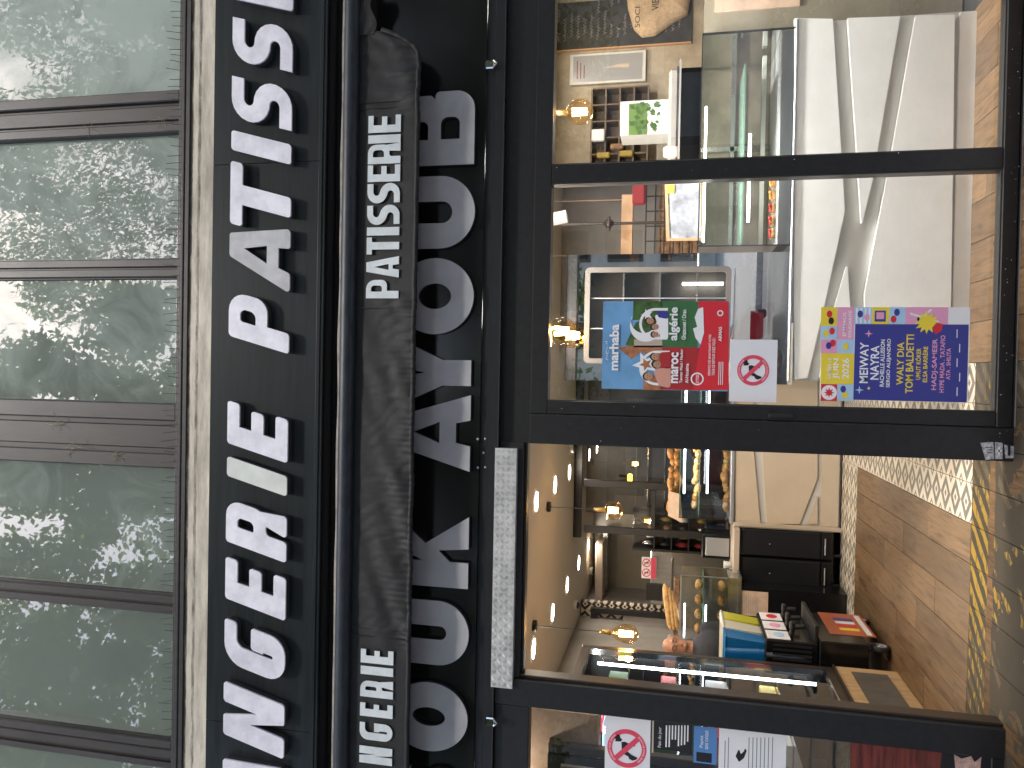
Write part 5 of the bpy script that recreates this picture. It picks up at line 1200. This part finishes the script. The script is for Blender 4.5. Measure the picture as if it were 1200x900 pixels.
remeshed('shirt', cl, 'shirt_dark', ps_, .012)
tr_ = MB()
for s in (-1, 1): tr_.tube([P3(0, s * .08, hip_z), P3(0, s * .095, hip_z - .12), P3(.01, s * .10, hip_z * .55), P3(-.01, s * .10, .07)], [.09, .092, .07, .058], 12)
tr_.ball(P3(0, 0, hip_z - .02), (.162, .145, .11), 16); remeshed('trousers', tr_, 'trousers_dark', ps_, .012)
for s in (-1, 1): obj('shoe', MB().ball(P3(.05, s * .105, .045), (.085, .075, .044), 14), 'rubber', ps_)
hr = MB()
for s in (-1, 1): hr.ball(P3(-.02, s * .07, HC + .035), (.035, .03, .05), 12, .3, 3)
hr.ball(P3(-.045, 0, HC + .02), (.072, .072, .085), 16, .2, 5); remeshed('hair', hr, 'hair_grey', ps_, .008)
gsm = MB()
for s in (-1, 1):
    c = P3(.084, s * .032, HC + .010); ring = [c + RGT * .024 * math.cos(a) + Vector((0, 0, .017 * math.sin(a))) for a in [2 * PI * k / 14 for k in range(15)]]; gsm.tube(ring, .0022, 5); gsm.tube([P3(.084, s * .055, HC + .014), P3(0, s * .088, HC + .012)], .002, 5)
    ey = obj('eye', MB().ball(P3(.0675, s * .031, HC + .010), (.011, .011, .007), 10), 'stone_top', ps_); obj('iris', MB().ball(P3(.0745, s * .031, HC + .010), .005, 8), 'ink_black', ey)
gsm.tube([P3(.088, -.009, HC + .014), P3(.088, .009, HC + .014)], .002, 5); obj('glasses', gsm, 'matt_black', ps_)
obj('mouth', MB().ball(P3(.0905, 0, HC - .052), (.018, .010, .0035), 10), 'cloth_red', ps_)
scn = thing('side_counter', 'dark side counter under the small glass case', 'counter', ((r_sc[0] + r_sc[1]) / 2, YW, 0)); obj('cabinet', MB().box(r_sc[0] - .05, at(900, 691, YW).x, YW + .02, YW + .42, 0, r_sc[2] - .13), 'appliance', scn); obj('worktop', MB().box(r_sc[0] - .06, r_sc[1] + .03, YW + .0, YW + .43, r_sc[2] - .129, r_sc[2] - .101), 'steel', scn)
obj('bread_basket', MB().box(r_sc[0] + .02, r_sc[1] - .05, YW + .04, YW + .16, r_sc[3] + .013, at(789, 710, YW + .1).z, .01), 'goods_brown', None, label='long brown basket on the small glass case holding baguettes', cat='basket')
# ---------------- slush machine on its cart ----------------
XS = -1.98; YN = 1.98; YE2 = 2.72
def sd_(px, py): return sidex(px, py, XS)
ctz1 = sd_(952, 735).z; mz1 = sd_(892, 730).z
ca = thing('machine_cart', 'black wheeled cart with an orange ice cream poster carrying the slush machine', 'cart', (XS - .3, 2.35, 0))
obj('cabinet', MB().box(XS - .62, XS, YN, YE2, .155, ctz1, .008), 'appliance', ca)
p0, p1, p2, p3 = sd_(956, 717), sd_(1006, 722), sd_(1029, 747), sd_(975, 744)
ya, yb = (p2.y + p3.y) / 2, (p0.y + p1.y) / 2; pa, pb_ = (p1.z + p2.z) / 2, (p0.z + p3.z) / 2
pp_ = obj('menu_poster', MB().box(XS + .001, XS + .004, ya, yb, pa, pb_), 'menu_orange', ca)
for k in range(4):
    f0 = .2 + .15 * k; obj('drink_picture', MB().box(XS + .0045, XS + .006, ya + (yb - ya) * f0, ya + (yb - ya) * (f0 + .11), pa + (pb_ - pa) * .28, pa + (pb_ - pa) * .72), ['poster_yellow', 'poster_red', 'paper', 'poster_navy'][k], pp_)
obj('caption_band', MB().box(XS + .0045, XS + .006, ya + .03, yb - .03, pa + .02, pa + (pb_ - pa) * .18), 'paper', pp_)
for i, (dx, dy) in enumerate(((-.03, .05), (-.03, .69), (-.56, .05), (-.56, .69))):
    x, y = XS + dx, YN + dy; wh = obj('castor', MB().lathe((x, y, .065), [(.042, -.018), (.061, -.018), (.065, -.011), (.065, .011), (.061, .018), (.042, .018)], 24, 'x'), 'rubber', ca)
    obj('hub', MB().lathe((x, y, .065), [(.0, .02), (.012, .021), (.014, .012), (.034, .012), (.036, .02), (.044, .018), (.044, -.018), (.036, -.02), (.034, -.012), (.014, -.012), (.012, -.021), (0, -.02)], 20, 'x'), 'rim_grey', wh); obj('fork', MB().box(x - .028, x - .02, y - .018, y + .018, .07, .1545).box(x + .021, x + .028, y - .018, y + .018, .10, .1545), 'rubber', wh)
sm_ = thing('slush_machine', 'three tank slush machine with blue and yellow drink standing on the cart', 'drink machine', (XS - .3, 2.35, ctz1 + .002))
obj('body', MB().box(XS - .58, XS - .03, YN + .02, YE2 - .02, ctz1 + .002, mz1, .01), 'appliance', sm_)
gr = MB()
for k in range(14): x = XS - .54 + k * .036; gr.box(x, x + .018, YN + .012, YN + .0195, ctz1 + .05, mz1 - .06)
obj('side_grille', gr, 'matt_black', sm_)
obj('drip_tray', MB().box(XS - .03, XS + .10, YN + .04, YE2 - .04, ctz1 + .002, ctz1 + .03, .004), 'matt_black', sm_)
for k in range(3):
    y0_ = YN + .03 + k * .235; y1_ = y0_ + .21
    zt_2 = at(852, 745, YN + .05).z
    pr_ = [(y0_, mz1 + .001), (y1_, mz1 + .001), (y1_, zt_2), (y0_, zt_2)]
    mb = MB(); vs = []; x0_, x1_ = XS - .5, XS - .04
    mb.add([(x0_, y0_ + .02, mz1 + .001), (x1_ - .03, y0_ + .02, mz1 + .001), (x1_ - .03, y1_ - .02, mz1 + .001), (x0_, y1_ - .02, mz1 + .001), (x0_, y0_, zt_2), (x1_, y0_, zt_2), (x1_, y1_, zt_2), (x0_, y1_, zt_2)], [(0, 3, 2, 1), (4, 5, 6, 7), (0, 1, 5, 4), (1, 2, 6, 5), (2, 3, 7, 6), (3, 0, 4, 7)])
    tk = obj('tank', mb, ['tank_blue', 'tank_clear', 'tank_yellow'][k], sm_, label=['blue tank', 'clear tank', 'yellow tank'][k]); obj('lid', MB().box(x0_ - .01, x1_ + .01, y0_ - .005, y1_ + .005, zt_2 + .001, zt_2 + .02, .006), 'tank_blue' if k == 0 else 'tank_clear', tk)
    fp_ = obj('front_panel', MB().box(XS - .029, XS - .02, y0_ + .01, y1_ - .01, ctz1 + .20, mz1 - .02, .003), 'paper', sm_); obj('flavour_picture', MB().ball((XS - .02, (y0_ + y1_) / 2, mz1 - .11), (.003, .06, .045), 12), ['poster_blue', 'poster_pink', 'poster_red'][k], fp_)
    obj('tap', MB().tube([(XS - .02, (y0_ + y1_) / 2, ctz1 + .19), (XS + .05, (y0_ + y1_) / 2, ctz1 + .17), (XS + .055, (y0_ + y1_) / 2, ctz1 + .09)], [.02, .022, .016], 10).box(XS + .02, XS + .09, (y0_ + y1_) / 2 - .03, (y0_ + y1_) / 2 + .03, ctz1 + .165, ctz1 + .2, .01), 'matt_black', sm_)
# ---------------- left drinks fridge (faces the doorway) ----------------
XF = -2.12; ym_ = 1.84; yn_ = .16; fz0, fz1 = .47, 2.25
fr = thing('drinks_fridge', 'bronze framed glass door fridge with a bright light tube left of the doorway', 'fridge', (XF - .35, 1, .44))
ft = .055
obj('door_frame', MB().box(XF - .05, XF, ym_ - ft, ym_, fz0 - .03, fz1 + .03, .004).box(XF - .05, XF, yn_, yn_ + ft, fz0 - .03, fz1 + .03, .004).box(XF - .049, XF - .001, yn_ + ft, ym_ - ft, fz1 - .03, fz1 + .03).box(XF - .049, XF - .001, yn_ + ft, ym_ - ft, fz0 - .03, fz0 + .03), 'bronze_frame', fr)
obj('inner_trim', MB().box(XF - .045, XF - .004, ym_ - ft - .014, ym_ - ft - .0005, fz0 + .031, fz1 - .031).box(XF - .045, XF - .004, yn_ + ft, ym_ - ft - .015, fz0 + .031, fz0 + .04).box(XF - .045, XF - .004, yn_ + ft, ym_ - ft - .015, fz1 - .04, fz1 - .031), 'chrome', fr)
obj('glass_door', MB().quad((XF - .02, yn_ + ft, fz0), (XF - .02, ym_ - ft, fz0), (XF - .02, ym_ - ft, fz1), (XF - .02, yn_ + ft, fz1)), 'case_glass', fr, fix=False)
obj('shell', MB().box(XF - .7, XF - .06, ym_ - .02, ym_, fz0 - .03, fz1 + .03).box(XF - .7, XF - .06, yn_, yn_ + .02, fz0 - .03, fz1 + .03).box(XF - .7, XF - .68, yn_ + .021, ym_ - .021, fz0 - .03, fz1 + .03).box(XF - .679, XF - .06, yn_ + .021, ym_ - .021, fz1, fz1 + .03).box(XF - .679, XF - .06, yn_ + .021, ym_ - .021, fz0 - .03, fz0), 'fridge_dark', fr)
obj('light_tube', MB().tube([(XF - .09, ym_ - .13, fz0 + .1), (XF - .09, ym_ - .13, fz1 - .1)], .012, 8), 'led_cool', fr)
lv = strip(fr, (XF - .12, 1.0, fz0 + .2), (XF - .12, 1.0, fz1 - .2), 5, (.85, .93, 1)); lv.location = Vector((XF - .2, 1.0, fz1 - .03)) - wl(fr); lv.rotation_euler = (0, 0, PI / 2); lv.data.size = 1.2; lv.data.size_y = .05
for k, zz in enumerate((.85, 1.2, 1.55, 1.9)):
    obj('wire_rack', MB().box(XF - .62, XF - .08, yn_ + .03, ym_ - .03, zz, zz + .008), 'chrome', fr)
    for j in range(4):
        yy = 1.62 - j * .26
        obj('drink_pack', MB().box(XF - .3, XF - .12, yy - .09, yy + .05, zz + .009, zz + .12 + .03 * ((j + k) % 2), .006), ['poster_yellow', 'paper', 'poster_red', 'box_green', 'poster_blue'][(j * 2 + k) % 5], None,
            label=['yellow', 'white', 'red', 'green', 'light blue'][(j * 2 + k) % 5] + ' pack ' + ['at the far end', 'second from the far end', 'third from the far end', 'nearest the front'][j] + ' of the ' + ['lowest', 'second', 'third', 'top'][k] + ' drinks fridge rack', cat='drink pack', group=f'packs on the {["lowest", "second", "third", "top"][k]} fridge rack')
wb = thing('low_wooden_box', 'pale wooden plinth with a dark inset under the drinks fridge', 'plinth', (XF - .3, 1, 0))
obj('panel', MB().box(XF - .69, XF + .01, yn_ - .02, ym_, .0, .425, .004), 'pine', wb); obj('inset', MB().box(XF + .0105, XF + .016, yn_ + .06, ym_ - .1, .09, .33), 'dark_wall', wb); obj('top_edge', MB().box(XF - .69, XF + .02, yn_ - .02, ym_ + .01, .426, .438), 'bronze_frame', wb)
obj('skirting', MB().box(XF - .72, XF - .0, -.02, yn_ - .03, .0, .07), 'pine', wb)
r = rect(622, 826, 655, 900, .3); obj('beige_column', MB().box(-2.95, r[1] + .0, .24, .40, 2.0, 2.55), 'paper_brown', None, label='beige wooden panel behind the top of the side window', cat='panel')
sc2 = thing('side_case', 'dim steel and glass case behind the notices of the side window', 'case', (-2.5, .3, 0)); obj('wall', MB().box(-2.95, XF - .1, .12, .15, .0, 2.2), 'grey_wall', sc2)
for k in range(7): obj('ledge', MB().box(-2.95, XF - .1, .09, .1195, .5 + k * .26, .525 + k * .26, .004), 'steel', sc2)

# ---------------- notices on the glass ----------------
YP2 = .012
def sheet(name, label, x0, y0, x1, y1, m, cat='poster', Y=YP2):
    r = rect(x0, y0, x1, y1, Y); t = thing(name, label, cat, ((r[0] + r[1]) / 2, Y, r[2])); obj('sheet', MB().box(r[0], r[1], Y, Y + .0012, r[2], r[3]), m, t); return t, r
def patch(t, x0, y0, x1, y1, m, k=1, nm='colour_field', Y=YP2):
    r = rect(x0, y0, x1, y1, Y); return obj(nm, MB().box(r[0], r[1], Y - .0006 * k, Y - .0006 * k + .0004, r[2], r[3]), m, t)
def shape(t, pts, m, k=2, nm='printed_shape', Y=YP2, r=0.):
    P_ = [at(a, b, Y) for a, b in pts]; return obj(nm, MB().poly([rnd([(p.x, p.z, r) for p in P_]) if r else [(p.x, p.z) for p in P_]], Y - .0006 * k, .0004), m, t)
def blob(t, px, py, rx, rz, m, k=3, nm='printed_shape', Y=YP2, n=18, hole=0.):
    c = at(px, py, Y); L = [(c.x + rx * math.cos(2 * PI * i / n), c.z + rz * math.sin(2 * PI * i / n)) for i in range(n)]
    LL = [L] + ([[(c.x + rx * hole * math.cos(-2 * PI * i / n), c.z + rz * hole * math.sin(-2 * PI * i / n)) for i in range(n)]] if hole else [])
    return obj(nm, MB().poly(LL, Y - .0006 * k, .0004), m, t)
# festival poster
fs_, r = sheet('festival_poster', 'blue festival poster with artist names and colourful tiles low in the window', 962, 360, 1135.5, 470, 'print_white')
patch(fs_, 1001, 380, 1134, 470, 'poster_navy')
for a, b, c, d, m in [(962, 414, 1000.5, 450, 'poster_yellow'), (962, 450, 981, 470, 'poster_red'), (981, 450, 1000.5, 470, 'poster_blue'), (962, 398, 981, 414, 'poster_pink'), (981, 398, 1000.5, 414, 'poster_blue'), (962, 382, 981, 398, 'poster_blue'),
                      (981, 360, 1001, 398, 'poster_pink'), (962, 360, 981, 382, 'poster_yellow'), (1001, 360, 1022, 380, 'poster_blue'), (1022, 360, 1042, 380, 'poster_yellow'), (1042, 360, 1061, 380, 'poster_blue'), (1061, 360, 1111, 380, 'poster_pink')]: patch(fs_, a, b, c, d, m, nm='tile')
ptext_ = lambda t, s, x0, y0, x1, y1, m, **k: ptext(t, s, x0, y0, x1, y1, YP2 - .0012, m, ext=.0003, **k)
for s, x0, y0, x1, y1, m in [('MEIWAY', 1007.5, 401, 1017.5, 449, 'print_white'), ('NAYRA', 1020, 405, 1030, 445, 'print_white'), ('RACHELLE ALLISSON', 1031.5, 398, 1036.5, 453, 'print_white'), ('SERGIO ALEJANDRO', 1039, 397, 1044.5, 454, 'print_white'),
                             ('WALY DIA', 1051, 401, 1059, 451, 'poster_yellow'), ('TOM BALDETTI', 1061.5, 392, 1070.5, 461, 'poster_yellow'), ('UMUT KÖKER', 1072.5, 408, 1079, 445, 'poster_yellow'), ('ELSA BARRÈRE', 1080.5, 406, 1087, 448, 'poster_yellow'),
                             ('HADJ-SAMEER', 1092, 397, 1099.5, 457, 'poster_pink'), ('HYPE MADA . TATAFIO', 1101.5, 393, 1107, 460, 'poster_pink'), ('ATA . SHILITA', 1109, 408, 1114, 445, 'poster_pink'),
                             ('2026', 987, 420, 995, 444, 'print_white'), ('JUIN', 976.5, 420, 984.5, 444, 'print_white'), ('SAMEDI 13', 970, 420, 974, 444, 'print_white'), ('EMMAÜS', 987, 366, 991.5, 394, 'print_white'), ('SOLIDARITÉ', 993.5, 364, 998, 396, 'print_white')]:
    ptext_(fs_, s, x0, y0, x1, y1, m, off=.018)
for k in range(5): patch(fs_, 1121 + (k % 2) * 3, 386 + k * 17, 1122 + (k % 2) * 3, 396 + k * 17, 'print_white', 2, 'small_print')
def star(t, px, py, R_, r_, n, m, k=3, rot=0.):
    c = at(px, py, YP2); L = [(c.x + (R_ if i % 2 == 0 else r_) * math.sin(PI * i / n + rot), c.z + (R_ if i % 2 == 0 else r_) * math.cos(PI * i / n + rot)) for i in range(2 * n)]; return obj('printed_star', MB().poly([L], YP2 - .0006 * k, .0004), m, t)
star(fs_, 1086, 378, .058, .034, 12, 'poster_yellow', 4); blob(fs_, 1076, 374, .010, .006, 'ink_black', 5); shape(fs_, [(1066, 366), (1100, 376), (1101, 379), (1067, 369)], 'paper', 3); shape(fs_, [(1090, 362), (1072, 379), (1074, 380), (1093, 363)], 'paper', 3); shape(fs_, [(1092, 384), (1096, 392), (1103, 388), (1105, 380), (1098, 378)], 'poster_red', 5)
star(fs_, 1018, 391, .02, .006, 4, 'poster_pink'); star(fs_, 1007, 457, .022, .006, 4, 'poster_blue'); star(fs_, 1018, 455, .010, .004, 4, 'poster_yellow')
blob(fs_, 971.5, 460, .038, .038, 'print_white', 2); star(fs_, 971.5, 460, .026, .013, 8, 'poster_red', 3)
for a, b, m in [(972, 368, 'poster_red'), (974, 376, 'ink_black'), (968, 391, 'poster_yellow'), (975, 388, 'poster_red'), (971, 405, 'poster_navy'), (976, 402, 'poster_red'), (991, 406, 'poster_yellow'), (990, 463, 'poster_yellow'), (988, 456, 'poster_navy'),
                (1008, 368, 'poster_navy'), (1016, 372, 'poster_pink'), (1051, 366, 'poster_navy'), (1047, 374, 'poster_red')]: blob(fs_, a, b, .018, .013, m, 3)
patch(fs_, 1025, 364, 1038, 377, 'poster_navy', 2); patch(fs_, 1027, 366, 1036, 374, 'poster_pink', 3)
for k in range(4): patch(fs_, 1003 + k * 5, 361, 1005 + k * 5, 379, 'print_white', 2)
# travel poster
mh, r = sheet('travel_poster', 'blue, green and red travel poster reading marhaba maroc algérie on the window', 706, 353, 854, 457, 'print_sky')
patch(mh, 775, 353, 818, 407, 'print_grass'); patch(mh, 742, 353, 776, 375, 'print_green'); patch(mh, 775, 407, 822, 457, 'print_maroon'); shape(mh, [(733, 404), (745, 378), (760, 372), (776, 372), (776, 407), (745, 407)], 'print_green', 1); 
shape(mh, [(724, 407), (740, 405), (776, 405), (776, 428), (752, 412), (740, 421)], 'print_brick', 2); patch(mh, 754, 440, 776, 457, 'print_brick', 1); shape(mh, [(743, 398), (752, 397), (776, 392), (776, 407), (743, 407)], 'stone_top', 2)
shape(mh, [(818, 353), (822, 395), (820, 407), (812, 457), (854, 457), (854, 353)], 'poster_red', 2)
def arch(t, x0, y0, x1, y1, k, cx=None):
    """white ring letter-frame: half circle at the top (small x), straight legs to x1"""
    a, b, c = at(x1, y1, YP2), at(x1, y0, YP2), at(x0, (y0 + y1) / 2, YP2); w2 = (b.x - a.x) / 2; mx_ = (a.x + b.x) / 2; zc_ = c.z - w2; wt = .014
    o_ = [(mx_ - w2, a.z)] + [(mx_ - w2 * math.cos(PI * i / 14), zc_ + w2 * math.sin(PI * i / 14)) for i in range(15)] + [(mx_ + w2, a.z), (mx_ + w2 - wt, a.z)] + [(mx_ + (w2 - wt) * math.cos(PI * i / 14), zc_ + (w2 - wt) * math.sin(PI * i / 14)) for i in range(15)] + [(mx_ - w2 + wt, a.z)]
    obj('arch', MB().poly([o_], YP2 - .0006 * k, .0004), 'print_white', t)
arch(mh, 749, 361, 782, 398, 4); arch(mh, 749, 411, 784, 452, 4)
c = at(757, 382, YP2); Rc = .085
cres = [(c.x + Rc * math.cos(t_), c.z + Rc * math.sin(t_)) for t_ in [PI * .35 + i * 1.3 * PI / 20 for i in range(21)]] + [(c.x + .03 + Rc * .8 * math.cos(t_), c.z + .012 + Rc * .8 * math.sin(t_)) for t_ in [PI * 1.62 - i * 1.24 * PI / 20 for i in range(21)]]
obj('crescent', MB().poly([cres], YP2 - .003, .0004), 'print_white', mh); star(mh, 758.5, 369, .034, .014, 5, 'print_white', 5)
sS = star(mh, 756, 427, .07, .03, 5, 'print_white', 5, rot=-.1); star(mh, 757, 427, .036, .016, 5, 'print_brick', 6, rot=-.1)
for px, py, m, s_ in [(762, 376, 'print_skin', .017), (768, 383, 'print_skin', .016), (768, 392, 'print_skin', .015), (760, 441, 'print_skin', .02), (770, 427, 'print_skin', .018), (768, 418, 'print_skin', .018)]:
    blob(mh, px - 2.2, py, s_ * 1.15, s_ * 1.1, 'print_hair', 7); blob(mh, px, py, s_, s_ * 1.15, m, 8); blob(mh, px - 1, py - 1.4, .003, .002, 'print_hair', 9); blob(mh, px - 1, py + 1.4, .003, .002, 'print_hair', 9); blob(mh, px + 2, py, .006, .002, 'print_maroon', 9)
shape(mh, [(767, 370), (778, 366), (783, 372), (783, 398), (774, 396), (772, 384)], 'print_white', 6, r=.01); shape(mh, [(769, 366), (775, 364), (783, 366), (783, 374), (772, 372)], 'poster_navy', 7, r=.01); shape(mh, [(766, 436), (770, 432), (786, 430), (786, 455), (772, 452)], 'print_robe', 6, r=.015); shape(mh, [(774, 413), (786, 412), (786, 432), (773, 431)], 'print_maroon', 6, r=.01)
for s, x0, y0, x1, y1, m, of in [('marhaba', 714, 380, 725, 434, 'print_white', .03), ('maroc', 786.5, 413, 795, 449, 'print_white', .03), ('algérie', 784, 360, 797, 399, 'print_white', .03), ('Tanger Med / Nador', 796.5, 409, 801, 449, 'print_white', .02), ('Al-Hoceima', 803, 426, 807, 449, 'print_white', .02), ('Ghazaouet / Oran', 799, 363, 804, 398, 'print_white', .02),
                             ('RÉSERVEZ DÈS MAINTENANT VOTRE', 829.5, 392, 833, 440, 'print_white', .01), ('TOUR DE RETOUR CHEZ VOUS !', 834.5, 396, 838, 440, 'print_white', .01), ('ARMAS', 842, 383, 846, 400, 'print_white', .02), ('مرحبا', 709, 400, 713, 422, 'print_white', .0)]:
    ptext(mh, s, x0, y0, x1, y1, YP2 - .0075, m, ext=.0003, off=of)
shape(mh, [(815, 396), (812, 385), (817, 383), (814, 372), (818, 362), (824, 360), (825, 390), (821, 404)], 'print_white', 5); blob(mh, 817, 444, .034, .034, 'print_white', 5, hole=.78)
ptext(mh, 'armas', 815.5, 439, 819, 449, YP2 - .0075, 'print_white', ext=.0003); blob(mh, 844, 367, .016, .016, 'print_white', 5, hole=.6)
for k in range(3): patch(mh, 842 + k * 2.2, 424, 842.8 + k * 2.2, 451, 'print_white', 5, 'small_print')
# no-dogs notices
RING = []
def nodogs(label, x0, y0, x1, y1, cx, cy, R_):
    t, r = sheet('no_dogs_notice', label, x0, y0, x1, y1, 'paper', 'notice'); c = at(cx, cy, YP2); n = 40
    def cir(q, d=1): return [(c.x + q * math.cos(d * 2 * PI * i / n), c.z + q * math.sin(d * 2 * PI * i / n)) for i in range(n)]
    obj('red_ring', MB().poly([cir(R_), cir(R_ * .76, -1)], YP2 - .0012, .0004), 'ink_red', t)
    D = lambda pts: [(c.x + a * R_, c.z + b * R_) for a, b in pts]
    dog = D([(-.52, -.5), (-.42, -.56), (-.3, -.25), (-.16, -.05), (.12, -.02), (.16, -.42), (.26, -.42), (.28, -.05), (.34, .1), (.3, .28), (-.05, .26), (-.32, .12), (-.42, -.1), (-.52, -.12), (-.6, -.3)])
    obj('dog_silhouette', MB().poly([dog], YP2 - .0012, .0004), 'ink_black', t)
    obj('dog_head', MB().poly([D([(.32, .32), (.45, .24), (.5, .34), (.68, .38), (.66, .5), (.52, .6), (.5, .7), (.42, .58), (.3, .6)])], YP2 - .0012, .0004), 'ink_black', t)
    q = R_ * .8; s_ = .09 * R_; d = q * .707
    obj('red_bar', MB().poly([[(c.x - d - s_, c.z + d - s_), (c.x - d + s_, c.z + d + s_), (c.x + d + s_, c.z - d + s_), (c.x + d - s_, c.z - d - s_)]], YP2 - .0018, .0004), 'ink_red', t)
    RING.append((t, c, R_ * .88, R_ * .13))
nodogs('white no dogs notice with a red ring under the travel poster', 855, 398, 910.5, 471, 882.5, 434, .080)
nodogs('white no dogs notice with a red ring on the side window', 709, 838, 762, 910, 734.5, 877, .105)
for t, c, Rr, hh in RING:
    for s, a0, sgn in (('INTERDIT AUX CHIENS', PI / 2, -1), ('MEME TENUS EN LAISSE', -PI / 2, 1)):
        cu = bpy.data.curves.new('ring', 'FONT'); cu.body = s; cu.size = hh * 1.1; cu.align_x = 'CENTER'; cu.resolution_u = 2
        o = bpy.data.objects.new('r', cu); col.objects.link(o); bpy.context.view_layer.update()
        me = bpy.data.meshes.new_from_object(o.evaluated_get(bpy.context.evaluated_depsgraph_get())); bpy.data.objects.remove(o)
        me.materials.clear(); me.materials.append(MATS['print_white']); L_ = wl(t)
        for v in me.vertices:
            an = a0 + sgn * v.co.x / Rr; rr_ = Rr + (v.co.y - hh * .35) * (-sgn)
            v.co = (c.x + rr_ * math.cos(an) - L_.x, YP2 - .0022 - L_.y, c.z + rr_ * math.sin(an) - L_.z)
        me.name = 'lettering'; q = bpy.data.objects.new('lettering', me); q.parent = t; col.objects.link(q)
# side window cards
bc, r = sheet('chalk_menu_card', 'small black menu card with white handwriting on the side window', 766, 846, 811, 880, 'ink_black', 'menu card'); patch(bc, 764, 844, 766, 882, 'stone_top', 0); rc = random.Random(2)
ptext(bc, 'Pain du jour', 771, 852, 776, 876, YP2 - .001, 'print_white', ext=.0003)
for k in range(8): patch(bc, 780 + k * 3.6, 850, 781.6 + k * 3.6, 866 + rc.random() * 10, 'print_white', 1, 'small_print')
pc, r = sheet('payment_card_sign', 'blue and purple contactless payment sticker on the side window', 813, 852, 840, 895, 'skin_card', 'sticker'); patch(pc, 828, 852, 840, 873, 'poster_pink', 1) if False else None
ptext(pc, 'Payez', 820, 862, 825, 876, YP2 - .001, 'print_white', ext=.0003); ptext(pc, 'sans contact', 826, 856, 830, 878, YP2 - .001, 'print_white', ext=.0003); patch(pc, 816, 882, 834, 893, 'ink_black', 1, 'card_picture')
wp, r = sheet('printed_notice', 'large white printed notice with a small black bird picture on the side window', 842, 853, 921, 930, 'print_white', 'notice')
for k in range(7): patch(wp, 877 + k * 4.6, 864, 878 + k * 4.6, 900, 'ink_grey', 1, 'small_print')
patch(wp, 849, 868, 850, 900, 'ink_grey', 1, 'small_print'); patch(wp, 853, 864, 854, 900, 'ink_grey', 1, 'small_print')
shape(wp, [(862, 886), (866, 877), (868, 884), (872, 880), (873, 876), (875, 880), (872, 888), (866, 893)], 'ink_black', 1, r=.004)
rw, r = sheet('red_wood_poster', 'dark red wood grain poster with onions on the side window', 996, 871, 1160, 960, 'red_wood_print'); 
shape(rw, [(1118, 884), (1127, 889), (1138, 886), (1142, 893), (1150, 887), (1146, 930), (1122, 930)], 'onion_print', 2); shape(rw, [(1105, 874), (1160, 880), (1160, 930), (1098, 930)], 'ink_black', 1)
flush_text()
